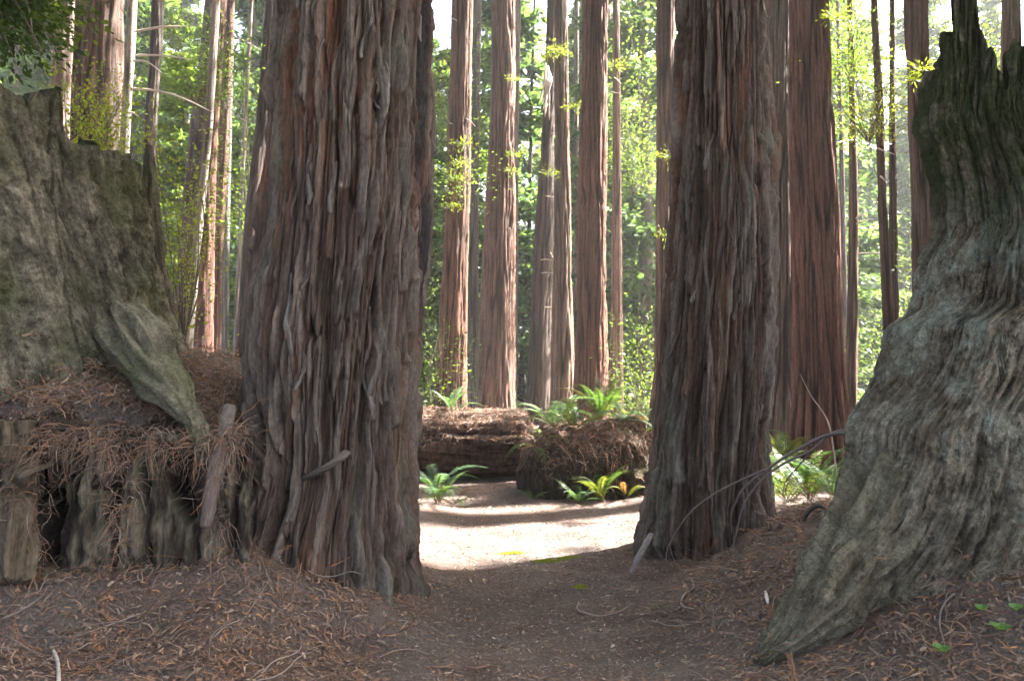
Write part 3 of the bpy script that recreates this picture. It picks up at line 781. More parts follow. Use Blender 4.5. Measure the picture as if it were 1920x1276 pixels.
T('W', rt, [(0,1479,1552),(200,1482,1560),(400,1486,1571),(600,1489,1580),(760,1488,1590),(880,1482,1600)], 12.5, 30, "wide straight red trunk between the massive right redwood and the lichened stump", None, (.130,.056,.038), nt=200, dz=.04, amp=1.25)
T('X', "slender_tree", [(0,1566,1573),(300,1574,1582),(600,1577,1590),(800,1575,1592)], 24, 18, "thin dark stem directly right of the wide red trunk", None, DRK, nt=20)
T('Y', rt, [(0,1588,1598),(200,1592,1604),(400,1592,1609),(600,1588,1608),(780,1583,1606)], 16, 20, "slim light brown trunk with pale side twigs, right of the wide red trunk", None, (.14,.09,.065), nt=36)
T('Z', rt, [(0,1632,1645),(200,1641,1656),(400,1647,1664),(600,1656,1676),(800,1662,1684)], 14, 20, "left stem of the dark twin trunks in front of the bright gap", "twin trunks left of the lichened stump", (.085,.048,.034), nt=40)
T('Z2', rt, [(0,1668,1677),(300,1667,1680),(500,1668,1684),(700,1664,1686),(800,1660,1686)], 14.6, 20, "right stem of the dark twin trunks in front of the bright gap", "twin trunks left of the lichened stump", (.085,.05,.036), nt=36)
T('BB', rt, [(0,1697,1738),(200,1702,1742),(400,1709,1753),(550,1712,1760),(800,1715,1775)], 10.5, 26, "reddish trunk rising right beside the left edge of the lichened stump", None, (.11,.066,.05), nt=110, dz=.05)
T('CC', rt, [(0,1880,1912),(200,1878,1914),(800,1870,1925)], 15, 24, "trunk glimpsed behind the top spike of the lichened stump", None, (.19,.12,.09), nt=64)

def thin_trunk_data(Ht, r0, tone, seed):
    path = [np.array([.06 * math.sin(k * 1.3 + seed) * k / 3, .06 * math.cos(k * 1.7 + seed) * k / 3, -.3 + (Ht + .3) * k / 8]) for k in range(9)]
    V, F, UV = limb_arrays(path, [r0 * (1.15 - k / 8 * .95) for k in range(9)], 10, 60, seed, .06)
    return meshdata("trunk", V, F, M_THIN, np.clip(np.array(tone) * (1 + .3 * perlin(V[:, 0] * 9, V[:, 1] * 9, V[:, 2] * 2))[:, None], 0, 1), UV)
TOUT = thin_trunk_data(24, .42, (.14, .09, .07), 9.)
# ------------------------------------------------------------------ spots chosen to be sunlit; crowns are shaped to leave gaps for them
gaps = []
for x in np.arange(-1.6, 2.3, .45):
    for y in np.arange(6.4 + .3 * (x + .7), 7.5, .3): gaps.append((x, y, 0, .3))
for z in np.arange(1, 9, .6): gaps += [(-.02, 21.8, z, .8), (2.92, 20.9, z, .6), (5.42, 15.0, z, .6), (-5.3, 10.9, z, .5)]
gaps += [(-1.3, 11.4, 1., .5), (-1.8, 11.4, 1., .5), (1.9, 10.2, .6, .55), (1.6, 9.9, .9, .5), (1.3, 10.0, 1.1, .4), (2.7, 7.6, .5, .4), (3.0, 8.2, .4, .45), (2.4, 8.0, .4, .3), (1.05, 9.3, .35, .45), (.8, 9.2, .3, .35),
         (-.9, 9.1, .5, .35), (5.4, 13.5, 6, .7), (6.6, 14, 6, .8), (-7.5, 20, 4, .5)]
gaps = np.array(gaps)
def in_gap(Pts, margin=.0):
    v = Pts[:, None] - gaps[None, :, :3]
    t = (v * S).sum(-1)
    d = np.linalg.norm(v - t[..., None] * S, axis=-1)
    return ((t > 2.5) & (d < gaps[None, :, 3] + margin)).any(1)
def in_frame(Pts, m=60):
    Y = np.maximum(Pts[:, 1], .1)
    px = CX + FPX * Pts[:, 0] / Y; py = HZ - FPX * (Pts[:, 2] - EYE) / Y
    return (Pts[:, 1] > 0) & (px > -m) & (px < 1920 + m) & (py > -m) & (py < 1276 + m)

GREEN = np.array([.035, .056, .016]); YEL = np.array([.075, .095, .02]); DGR = np.array([.018, .03, .011])
def leaf_cols(n, a=GREEN, b=YEL, k=1.6, var=.35):
    t = (rng.random(n) ** k)[:, None]
    return np.clip((a * (1 - t) + b * t) * (1 + var * (rng.random((n, 1)) - .5)), 0, 1)
def clump(acc, C, size, n=26, cols=None, leaf=.16):
    """a spray cluster around each of the centres C: flat drooping fans of narrow leaflets"""
    m = len(C)
    c = np.repeat(C, n, 0)
    off = rng.normal(size=(m * n, 3)) * np.array([1, 1, .38]) * size * .5
    D = unit(off * np.array([1, 1, .4]) + rng.normal(size=off.shape) * .25 * size + np.array([0, 0, -.12 * size]))
    Sd = unit(np.cross(D, np.array([0, 0, 1.]) + rng.normal(size=off.shape) * .35))
    L = leaf * rng.uniform(.7, 1.5, m * n) ; W = L * rng.uniform(.13, .24, m * n)
    acc.kites(c + off, D, Sd, L, W, leaf_cols(m * n) if cols is None else cols(m * n))
def high_crown(root, x, y, z0, z1, R, n, size=1.0, leaf=.34, per=30):
    """tree crown of boughs and sprays, shaped for the light: sprays closing a sun gap are left out"""
    acc = Acc(); base = np.array(root.location)
    z = z0 + (z1 - z0) * rng.random(n) ** .9; az = rng.random(n) * 2 * PI
    rad = R * (1 - .55 * (z - z0) / (z1 - z0)) * np.sqrt(rng.random(n))
    C = np.stack([x + rad * np.cos(az), y + rad * np.sin(az), z], -1)
    C = C[~in_gap(C, size * .95) & ~in_frame(C, 260)]
    if not len(C): return
    clump(acc, C - base, size, per, leaf=leaf)
    for c_ in C[::6]:
        p0 = np.array([x, y, c_[2] + .5]) - base
        acc.limb([p0, (p0 + c_ - base) / 2 + [0, 0, .1], c_ - base], [.05, .03, .012], (.09, .06, .045), nt=4, nz=5, mi=1)
    obj("crown", acc.data("crown", [M_LEAF, M_TWIG]), root)
for k, (root, pos) in trees.items():
    if root['category'] != 'tree' or k in 'JOXIR2N2F': continue
    p_, r_ = pos(20)
    y = root.location.y
    z0 = EYE + .47 * y + 3.5
    high_crown(root, p_[0], y, z0, z0 + 12, 2.4, 50, 1.1, .36, 26)
high_crown(heroL, -.9, 5.2, 11, 22, 3.0, 80, 1.1); high_crown(heroR, 1.7, 6.6, 12, 22, 3.0, 70, 1.1)

# unseen shade trees added outside the frame on the right to keep the foreground dark
for (x, y, lab) in [(8.2,7.6,"redwood outside the frame right of the lichened stump"),(11,9.2,"redwood outside the frame, second behind the lichened stump"),(13.5,11.2,"redwood outside the frame, third behind the lichened stump"),
                    (9.6,5.6,"redwood outside the frame close beside the camera's right"),(15,8,"redwood outside the frame farthest to the right"),(12,6.4,"redwood outside the frame between the two nearest right ones"),(17,12.5,"redwood outside the frame at the far right corner"),
                    (12.8,13.95,"redwood outside the frame beyond the sunlit path on the right"),(16.5,16.6,"redwood outside the frame farthest beyond the right bank"),(10.2,15.0,"redwood outside the frame behind the right bank")]:
    e = [(700 - FPX * (z - EYE) / y, CX + FPX * (x - r) / y, CX + FPX * (x + r) / y) for z, r in ((0, .5), (2, .42), (12, .35), (24, .2))]
    root, pos = simple_trunk(rt, e, y, 26, lab, "shade redwoods added outside the frame", RED, nt=28, dz=.3)
    high_crown(root, x, y, 6.0, 22, 3.3, 330, 1.1, .36, 34)

for i, (x, y) in enumerate([(-6.5,-1.5),(-3,-6),(3.5,-5.5),(7,-1.5),(0,-10),(-9.5,3.5),(-8.5,8.5),(-12,-5),(11,-6)]):  # unseen trees added around the camera to block skylight from the foreground
    root = empty(rt, (x, y, float(H(x, y)) - .05), "unseen redwood added behind or beside the camera to dim the skylight", "tree", "shade redwoods added outside the frame")
    obj("trunk", TOUT, root, scale=random.uniform(.9, 1.1))
    high_crown(root, x, y, 6.5, 21, 3.6, 170, 1.2, .40, 30)

# ------------------------------------------------------------------ background forest (instanced conifer crowns)
def conifer_data(Ht, z0, R, nb, spr, leaf, seed, cols):
    r = np.random.default_rng(seed); acc = Acc()
    h = z0 + (Ht - z0) * np.sort(r.random(nb)) ** .95
    az = r.random(nb) * 2 * PI
    Lb = R * (1 - ((h - z0) / (Ht - z0)) ** 1.3) ** .8 * r.uniform(.45, 1.1, nb) + .25
    droop = r.uniform(-.05, .35, nb)
    s = r.random((nb, spr)) ** .7 * .95 + .05
    lat = r.normal(size=(nb, spr)) * .16 * (Lb[:, None] * (1.15 - s)) 
    dx, dy = np.cos(az)[:, None], np.sin(az)[:, None]
    rr = s * Lb[:, None]
    C = np.stack([rr * dx - lat * dy, rr * dy + lat * dx, h[:, None] + .25 * rr - droop[:, None] * rr ** 1.6 / np.maximum(Lb[:, None], .5) ** .3 + r.normal(size=s.shape) * .05], -1).reshape(-1, 3)
    n = len(C); per = 4
    C = np.repeat(C, per, 0) + r.normal(size=(n * per, 3)) * np.array([.5, .5, .16]) * leaf
    D = unit(np.stack(np.broadcast_arrays(dx, dy, -.28), -1).repeat(spr, 1).reshape(-1, 3).repeat(per, 0) + r.normal(size=(n * per, 3)) * .55)
    Sd = unit(np.cross(D, np.array([0, 0, 1.]) + r.normal(size=D.shape) * .4))
    L = leaf * r.uniform(.6, 1.5, n * per); W = L * r.uniform(.14, .26, n * per)
    acc.kites(C, D, Sd, L, W, cols(n * per))
    for i in range(0, nb, 3):
        p0 = np.array([0, 0, h[i]]); d = np.array([math.cos(az[i]), math.sin(az[i]), 0]) * Lb[i]
        e = p0 + d + [0, 0, .25 * Lb[i] - droop[i] * Lb[i] ** 1.3]
        acc.limb([p0, p0 + d * .5 + [0, 0, .12 * Lb[i]], e], [.03, .02, .008], (.14, .11, .09), nt=3, nz=5, mi=1)
    return acc.data("crown", [M_LEAF, M_TWIG])
def thin_trunk_data(Ht, r0, tone, seed):
    path = [np.array([.06 * math.sin(k * 1.3 + seed) * k / 3, .06 * math.cos(k * 1.7 + seed) * k / 3, -.3 + (Ht + .3) * k / 8]) for k in range(9)]
    V, F, UV = limb_arrays(path, [r0 * (1.15 - k / 8 * .95) for k in range(9)], 10, 60, seed, .06)
    return meshdata("trunk", V, F, M_THIN, np.clip(np.array(tone) * (1 + .3 * perlin(V[:, 0] * 9, V[:, 1] * 9, V[:, 2] * 2))[:, None], 0, 1), UV)
bgG = lambda n: leaf_cols(n, np.array([.040, .072, .020]), np.array([.10, .14, .035]), 1.1)
bgB = lambda n: leaf_cols(n, np.array([.030, .060, .030]), np.array([.075, .12, .05]), 1.1)
crowns = [conifer_data(30, 1.5, 4.2, 210, 26, .42, 11, bgG), conifer_data(24, .8, 3.6, 200, 24, .36, 12, bgB), conifer_data(38, 5, 4.6, 230, 24, .46, 13, bgG), conifer_data(13, .3, 2.6, 150, 22, .25, 14, bgG)]
trunks_ = [thin_trunk_data(30, .30, (.14, .09, .07), 1.), thin_trunk_data(24, .22, (.13, .10, .085), 2.), thin_trunk_data(38, .42, (.15, .085, .06), 3.), thin_trunk_data(13, .11, (.13, .10, .08), 4.)]
def bg_tree(x, y, k, s=1.0, rot=0.0, label=None, group=None):
    root = empty("conifer_tree", (x, y, float(H(x, y)) - .05), label, "tree", group)
    obj("trunk", trunks_[k], root, rot=(0, 0, rot), scale=s); obj("crown", crowns[k], root, rot=(0, 0, rot), scale=s)
    return root
r2 = np.random.default_rng(21)
SHORT = {'A': "the broad trunk behind the left stump", 'D': "the knobby slim trunk", 'G': "the close red pair", 'K': "the big left redwood's left edge", 'L': "the leftmost red trunk above the log", 'N': "the sun-streaked trunk",
         'P': "the dark leaning trunk", 'R': "the thick straight red trunk", 'S': "the slim sunlit trunk", 'U': "the medium red trunk", 'W': "the wide straight red trunk", 'Y': "the slim light brown trunk", 'Z': "the twin trunks", 'BB': "the lichened stump's neighbour"}
def near_name(x, y):
    px = CX + FPX * x / y
    k = min(SHORT, key=lambda q: abs(CX + FPX * trees[q][0].location.x / trees[q][0].location.y - px))
    kx = CX + FPX * trees[k][0].location.x / trees[k][0].location.y
    return ("left of " if px < kx else "right of ") + SHORT[k]
def sky_gap(x, y):   # keep the open sky seen at the top centre
    px = CX + FPX * x / y
    return any(a < px < b for a, b in ((888, 915), (975, 1020), (1165, 1195), (1660, 1690)))
def blocks(x, y, k):   # would this tree stand between the sun and one of the sunlit spots?
    h = (30, 24, 38, 13)[k] * 1.1
    for (gx_, gy_, gz_, gr_) in gaps[::3]:
        t = (x - gx_) * math.cos(SUN_AZ) + (y - gy_) * math.sin(SUN_AZ)
        d_ = abs(-(x - gx_) * math.sin(SUN_AZ) + (y - gy_) * math.cos(SUN_AZ))
        zr = gz_ + t * math.tan(SUN_EL)
        if 1 < t and zr < h and d_ < .5 + 4.2 * (1 - zr / h) ** .7: return True
    return False
for y0, y1, n, ks in ((27, 40, 22, (1, 3, 3, 1)), (40, 60, 44, (0, 1, 3, 1)), (60, 95, 64, (0, 1, 2)), (95, 150, 80, (0, 2, 0))):
    for i in range(n):
        y = r2.uniform(y0, y1); x = ((i + r2.random()) / n * 2 - 1) * .78 * y
        k = ks[r2.integers(len(ks))]
        if sky_gap(x, y) and (k != 3 or y < 60) : continue
        if blocks(x, y, k): continue
        bg_tree(x, y, k, r2.uniform(.75, 1.15), r2.random() * 6.28,
                ["far green conifer ", "far grey-green conifer ", "very tall far conifer ", "low young far conifer "][k] + near_name(x, y),
                "far conifers behind the near trunks")

# ------------------------------------------------------------------ mid understorey foliage
def leafy_spray(name, anchor, tips, n_leaf, leaf, cols, label, cat, group=None, stem_col=(.10, .075, .055), stem_r=.012, spread=.18, flat=.35, kw=.4):
    a = np.array(anchor, float)
    root = empty(name, a, label, cat, group)
    st = Acc(); lf = Acc()
    for tip in tips:
        t = np.array(tip, float) - a
        L = np.linalg.norm(t)
        mid = t * .5 + rng.normal(size=3) * .06 * L + np.array([0, 0, .06 * L])
        st.limb([np.zeros(3), mid, t], [stem_r, stem_r * .6, stem_r * .25], stem_col, nt=5, nz=9)
        u = rng.random(n_leaf) ** .7
        C = (1 - u)[:, None] ** 2 * 0 + 2 * (u * (1 - u))[:, None] * mid + (u ** 2)[:, None] * t
        off = rng.normal(size=(n_leaf, 3)) * np.array([1, 1, flat]) * spread
        C = C + off
        D = unit(off * np.array([1, 1, .3]) + rng.normal(size=C.shape) * .08 + t / L * .12)
        Sd = unit(np.cross(D, np.array([0, 0, 1.]) + rng.normal(size=C.shape) * .5))
        Ls = leaf * rng.uniform(.6, 1.4, n_leaf)
        lf.kites(C, D, Sd, Ls, Ls * kw * rng.uniform(.7, 1.2, n_leaf), cols(n_leaf))
    obj("branch", st.data("branch", [M_TWIG], True), root); obj("foliage", lf.data("foliage", [M_LEAF]), root)
    return root
yl = lambda n: leaf_cols(n, np.array([.06, .085, .018]), np.array([.13, .15, .025]), 1.0)
yl2 = lambda n: leaf_cols(n, np.array([.07, .10, .02]), np.array([.16, .18, .03]), 1.0)
dk = lambda n: leaf_cols(n, DGR, GREEN, 1.4)
def tipsbox(n, x0, x1, y0, y1, Y, dY=.8):
    return [P(random.uniform(x0, x1), random.uniform(y0, y1), Y + random.uniform(-dY, dY)) for _ in range(n)]
leafy_spray("young_maple", P(150,420,8.6), tipsbox(17,118,245,110,290,8.6,.5), 240, .036, yl2, "yellow-green leafy shrub sprouting just behind the rim of the left stump", "shrub", spread=.16)
leafy_spray("young_maple", P(345,640,9.6), tipsbox(12,255,410,190,410,9.4,.7), 150, .038, yl2, "tall leafy shrub between the pale thin trunk and the red pair", "shrub", spread=.2)
leafy_spray("young_maple", P(330,650,9.8), tipsbox(5,320,400,330,470,9.8,.7), 110, .036, yl, "small bright shrub in the gap below the tall leafy shrub", "shrub", spread=.16)
leafy_spray("overhanging_bough", P(-80,-120,5.0), tipsbox(22,-10,85,-20,150,5.0,.5), 170, .05, dk, "dark shaded conifer bough hanging into the top left corner", "branch", spread=.12, kw=.25)
leafy_spray("overhanging_bough", P(60,-160,6.4), tipsbox(14,50,130,-20,110,6.4,.4), 120, .05, lambda n: leaf_cols(n, GREEN, YEL, 1.3), "mid green leafy bough behind the dark one in the top left corner", "branch", spread=.14)
for (x0,x1,y0,y1,Y,nn,lab) in [(250,480,-20,160,17,26,"green bough cluster above the slim trunks in the upper left"),(845,885,270,340,18.6,3,"green twig cluster across the leftmost red trunk above the log"),
        (1560,1700,80,230,13.6,13,"sun-bleached bright foliage in front of the twin trunks"),(1560,1640,0,120,15,16,"yellow-green bough beside the wide red trunk's top"),(1150,1230,0,330,24,20,"drooping green bough cluster left of the medium red trunk"),
        (1700,1780,380,560,15,8,"small green tuft between reddish trunk and lichened stump"),(820,880,20,260,26,14,"green bough cluster right of the big left redwood near the top"),
        (1620,1720,560,760,18,16,"low green undergrowth shrub behind the twin trunks' feet"),(790,830,560,760,20,12,"low green shrub in the slit beside the big left redwood"),
        (1170,1240,560,770,19,16,"light green shrub rising behind the root mound's right end"),(440,500,80,420,19,14,"lacy green bough left of the big left redwood"),
        (1750,1900,0,170,16,18,"blurred green bough behind the mossy top of the lichened stump")]:
    cx_, cy_ = (x0 + x1) / 2, y1 + 40
    leafy_spray("leafy_bough", P(cx_, cy_, Y), tipsbox(nn, x0, x1, y0, y1, Y, 1.2), 170, .075 * Y / 17, yl2 if Y < 14 else bgG, lab, "foliage", spread=.38 * Y / 17, kw=.22)

# short sprouts and dead twigs on trunks
def sprouts(key, pys, side=None):
    root, pos = trees[key]; y = root.location.y; base = np.array(root.location)
    for (px, py) in pys:
        c = P(px, py, y - .45)
        acc = Acc(); n = 130; sc_ = random.uniform(.6, 1.15)
        dd = unit(np.stack([rng.normal(size=n), rng.normal(size=n) * .6 - .3, rng.normal(size=n) * .35], -1))
        acc.kites(np.repeat((c - base)[None], n, 0) + dd * rng.random((n, 1)) * .26 * sc_, dd, unit(np.cross(dd, rvec(n))), rng.uniform(.05, .13, n) * sc_, rng.uniform(.007, .013, n) * sc_, yl(n))
        tag(obj("sprout", acc.data("sprout", [M_LEAF]), root), kind="stuff")
def dead_twigs(key, lst, col=(.36, .30, .25), r=.012):
    root, pos = trees[key]; base = np.array(root.location); y = root.location.y
    for (x0, y0, x1, y1) in lst:
        a, b = P(x0, y0, y - .1), P(x1, y1, y - .1 - random.uniform(.1, .8))
        m = (a + b) / 2 + np.array([0, 0, .04 * np.linalg.norm(b - a) * random.uniform(-1, 2)])
        k = stick("dead_branch", [a - base, m - base, b - base], [r * 1.3, r, r * .4], col, parent=root, nt=5, nz=9)
sprouts('L', [(862,305),(870,270),(852,335),(845,385)]); sprouts('Q', [(1040,92),(1052,100),(1028,105),(1075,200),(1030,325)])
sprouts('N', [(962,150),(965,290),(958,320)]); sprouts('S', [(1152,124)]); sprouts('U', [(1255,293),(1248,440)])
sprouts('BB', [(1712,150),(1730,130)]); sprouts('W', [(1562,30)])
dead_twigs('C', [(250,60,365,50),(250,104,362,112),(247,115,305,138),(243,165,402,212),(240,212,262,222)], (.42,.35,.28), .013)
dead_twigs('P', [(1015,365,1048,370),(1006,490,1038,488),(1010,512,1042,512),(1002,577,1034,576),(1030,250,1052,250),(1030,470,1044,495)], r=.014)
dead_twigs('Y', [(1600,215,1655,228),(1600,262,1560,268),(1604,262,1622,285),(1605,420,1640,410),(1606,475,1690,478),(1604,410,1630,395)], r=.012)
dead_twigs('Z', [(1645,278,1678,290),(1650,330,1660,340)]); dead_twigs('E', [(370,180,480,235),(410,60,500,100),(405,140,455,205)], (.30,.25,.2), .018)
dead_twigs('L', [(845,35,858,40),(842,230,850,233),(873,222,892,238)]); dead_twigs('S', [(1140,172,1165,176),(1150,145,1165,158)])
# frayed peel hanging on the dark leaning trunk
rootP, _ = trees['P']; bP = np.array(rootP.location)
for k in range(7):
    x = 1018 + k * 2 + random.uniform(-2, 2)
    stick("bark_peel", [P(x + 6, 118 + k * 5, 22.5) - bP, P(x + random.uniform(-2, 5), 160, 22.3) - bP, P(x - 4 + random.uniform(-5, 5), 190 + k * 6, 22.4) - bP], [.03, .05, .015], (.38, .33, .28), M_THIN, rootP, nt=5, nz=12, flat=.3)

# curved dead branch springing from the snag
snag_b = empty("dead_bough", P(1592,812,4.9), "thin bare forked bough arching from the lichened stump down to the litter", "branch")
sb = np.array(snag_b.location)
for pts, rad in [([(1600,812,4.85),(1550,816,4.9),(1490,845,5.0),(1440,878,5.1),(1395,915,5.2),(1372,960,5.3),(1372,1000,5.35)], [.013,.012,.010,.009,.008,.006,.003]),
                 ([(1440,878,5.1),(1410,890,5.15),(1340,925,5.3),(1290,965,5.4),(1255,1020,5.5),(1248,1055,5.5)], [.006,.006,.006,.005,.004,.003]),
                 ([(1600,805,4.9),(1560,812,5.0),(1520,845,5.1),(1470,868,5.2),(1428,900,5.25),(1395,945,5.3),(1380,1000,5.35),(1368,1060,5.3)], [.010,.009,.008,.008,.007,.006,.005,.003]),
                 ([(1520,845,5.1),(1500,870,5.15),(1472,905,5.2),(1468,945,5.2)], [.006,.005,.004,.002]),
                 ([(1255,1020,5.5),(1262,1045,5.5),(1278,1070,5.4)], [.003,.003,.002])]:
    stick("stem", [P(*q) - sb for q in pts], rad, (.15, .12, .115), parent=snag_b, nt=7, nz=len(pts) * 6, amp=.1)
stick("curved_root", [P(1508,985,5.7), P(1512,962,5.68), P(1535,948,5.66), P(1570,965,5.6)], [.014,.016,.015,.010], (.07,.055,.05), nt=8, nz=24, label="dark arched root hooping out of the litter below the right ferns", cat="root")
stick("bare_sapling", [P(1573,935,7.0), P(1565,860,7.0), P(1552,790,7.0), P(1520,740,7.0), P(1500,700,7.0)], [.008,.007,.006,.004,.002], (.38,.28,.22), nt=6, nz=30, label="leafless pale sapling standing in front of the wide red trunk", cat="sapling")

# ------------------------------------------------------------------ ferns
def frond_data(L, np_, seed, cols, arch, W=.085):
    r = np.random.default_rng(seed); acc = Acc()
    s = np.linspace(0, 1, 14)
    def pt(u): return np.stack([u * 0 + .04 * np.sin(u * 3 + seed) * L, L * (u - .18 * u ** 2), L * (arch * u - arch * 1.25 * u ** 2.1)], -1)
    acc.limb(list(pt(np.linspace(0, 1, 6))), [.0045, .004, .0035, .003, .002, .001], (.10, .085, .03), nt=4, nz=14, amp=0)
    u = np.linspace(.12, .99, np_); C = pt(u); Tn = unit(pt(u + .01) - C)
    up = np.array([0, 0, 1.])
    side = unit(np.cross(Tn, up))
    env = np.sin(np.clip((u - .02) / .98, 0, 1) * PI) ** .55 * (1 - .35 * u)
    for sg in (-1, 1):
        D = unit(side * sg + Tn * .28 + np.array([0, 0, -.22]) + r.normal(size=C.shape) * .05)
        Lp = W * env * r.uniform(.85, 1.1, np_) * (L / .6) ** .6 + .006
        wd = np.full(np_, L / np_ * .40) * np.clip(env, .4, 1)
        nrm = unit(np.cross(D, Tn) + r.normal(size=C.shape) * .15)
        acc.kites(C, D, unit(np.cross(nrm, D)), Lp, wd, cols(np_), k=.25)
    return acc.data("frond", [M_FERN])
fg = lambda n: leaf_cols(n, np.array([.035, .075, .02]), np.array([.07, .12, .03]), 1.3, .2)
fb = lambda n: leaf_cols(n, np.array([.06, .115, .065]), np.array([.10, .17, .09]), 1.3, .2)
fy = lambda n: leaf_cols(n, np.array([.075, .105, .022]), np.array([.13, .14, .03]), 1.0, .25)
fd = lambda n: leaf_cols(n, np.array([.13, .065, .03]), np.array([.20, .11, .055]), 1.0, .3)
FR = {c: [frond_data(.8, 34, i + 1, f, a) for i, a in enumerate((.55, .8, .35))] for c, f in (('g', fg), ('b', fb), ('y', fy), ('d', fd))}
gb = ground_me
def build_bvh(obs):
    Vs, Fs, n = [], [], 0
    for o in obs:
        me = o.data; v = np.empty(len(me.vertices) * 3, np.float32); me.vertices.foreach_get("co", v); v = v.reshape(-1, 3)
        off = np.array(o.location) + (np.array(o.parent.location) if o.parent else 0)
        if o.parent and o.parent.parent: off = off + np.array(o.parent.parent.location)
        Vs.append(v + off)
        k = len(me.polygons); li = np.empty(len(me.loops), np.int32); me.loops.foreach_get("vertex_index", li)
        st = np.empty(k, np.int32); me.polygons.foreach_get("loop_start", st); tt = np.empty(k, np.int32); me.polygons.foreach_get("loop_total", tt)
        q = st[tt == 4]; Fs += (li[q[:, None] + np.arange(4)] + n).tolist()
        q = st[tt == 3]; Fs += (li[q[:, None] + np.arange(3)] + n).tolist()
        n += len(v)
    return BVHTree.FromPolygons(np.vstack(Vs).tolist(), Fs)
bvh = build_bvh([ground, logo, mdo])
def drop(x, y, z=6):
    h = bvh.ray_cast(Vector((x, y, z)), Vector((0, 0, -1)))
    return h[0].z if h[0] else 0.0
def fern(px, Y, n, size, kinds, label, spread=PI, az0=0, group="sword ferns", tilt=(.25, .9), z=None, name="sword_fern"):
    x = (px - CX) / FPX * Y
    zz = drop(x, Y) if z is None else z
    root = empty(name, (x, Y, zz + .02 * size), label, "fern", group)
    for i in range(n):
        k = kinds[i % len(kinds)]
        d = random.choice(FR[k])
        a = az0 + (i + random.random() * .8) / n * 2 * spread - spread
        obj("frond", d, root, rot=(random.uniform(*tilt), random.uniform(-.2, .2), a), scale=size * random.uniform(.75, 1.15))
    return root
# frond rotation: local +Y is outward; x-rotation lifts it
fern(822, 8.7, 13, 1.0, 'bgb', "bluish green fern arching out beside the big left redwood's base", group="ferns at the edge of the sunlit path")
fern(850, 9.1, 6, .7, 'gyd', "small fern with an orange drying frond beside the bluish one", group="ferns at the edge of the sunlit path", tilt=(.1,.4))
fern(1085, 9.2, 11, .62, 'bgg', "low bright green fern in front of the dark root mound", group="ferns in front of the root mound")
fern(1130, 9.35, 9, .85, 'ygy', "yellow-green fern with tall lit fronds right of the low green one", group="ferns in front of the root mound", tilt=(.6,1.1))
fern(1000, 9.3, 6, .42, 'gg', "tiny dark fern at the left foot of the root mound", group="ferns in front of the root mound")
fern(1175, 9.5, 8, .6, 'ydg', "ragged yellowing fern at the right foot of the root mound", group="ferns in front of the root mound")
fern(848, 11.45, 10, .75, 'gb', "small fern drooping over the top of the fallen log", group="ferns on log and root mound")
fern(1125, 10.5, 13, 1.15, 'gyg', "tall fern with long upright fronds crowning the root mound", tilt=(.5,1.15), group="ferns on log and root mound")
fern(1040, 10.0, 13, .95, 'bgg', "bluish fern spilling over the left shoulder of the root mound", group="ferns on log and root mound")
fern(1075, 9.8, 11, .85, 'gyb', "mixed green fern on the front brow of the root mound", group="ferns on log and root mound")
fern(1010, 9.9, 9, .8, 'gyd', "trailing fern at the seam between log and root mound", group="ferns on log and root mound", tilt=(-.2,.4))
fern(1165, 9.9, 11, .75, 'bb', "flat grey-blue fern on the mound's sunlit right brow", group="ferns on log and root mound", tilt=(.0,.5))
fern(1200, 10.5, 9, .9, 'gyd', "fern behind the mound's right shoulder next to the slim sunlit trunk", group="ferns on log and root mound", tilt=(.3,.9))
fern(1465, 10.2, 12, 1.35, 'ygy', "upright sunlit fern just behind the right redwood, farthest of the right ones", group="ferns behind the right bank", tilt=(.5,1.2))
fern(1478, 7.8, 13, 1.1, 'ygy', "glowing yellow-green fern behind the crest of the right bank", group="ferns behind the right bank", tilt=(.1,.8))
fern(1520, 7.6, 11, 1.0, 'gyg', "broad green fern in the sun left of the bluish one", group="ferns behind the right bank", tilt=(.3,1.1))
fern(1562, 7.3, 10, .95, 'bgb', "bluish green fern leaning against the wide red trunk's foot", group="ferns behind the right bank", tilt=(.3,1.1))
fern(1490, 8.3, 9, .8, 'gg', "shaded fern between the two sunlit right ferns", group="ferns behind the right bank")
fern(162, 4.85, 3, .30, 'gbg', "two small green fern fronds poking from the litter under the left stump", spread=1.5, group="seedlings in the litter", tilt=(.1,.5))
fern(165, 4.62, 3, .34, 'd', "rusty dead fern hanging down the front of the left bank", spread=.6, az0=PI, group="seedlings in the litter", tilt=(-1.3,-.9))
fern(1455, 3.72, 5, .14, 'gg', "tiny bright fern at the tip of the lichened stump's root", group="seedlings in the litter", tilt=(.3,1.2))
fern(1238, 5.0, 6, .16, 'yg', "fallen yellow-green redwood sprig lying on the path's right edge", group=None, tilt=(-.1,.2), name="fallen_sprig")
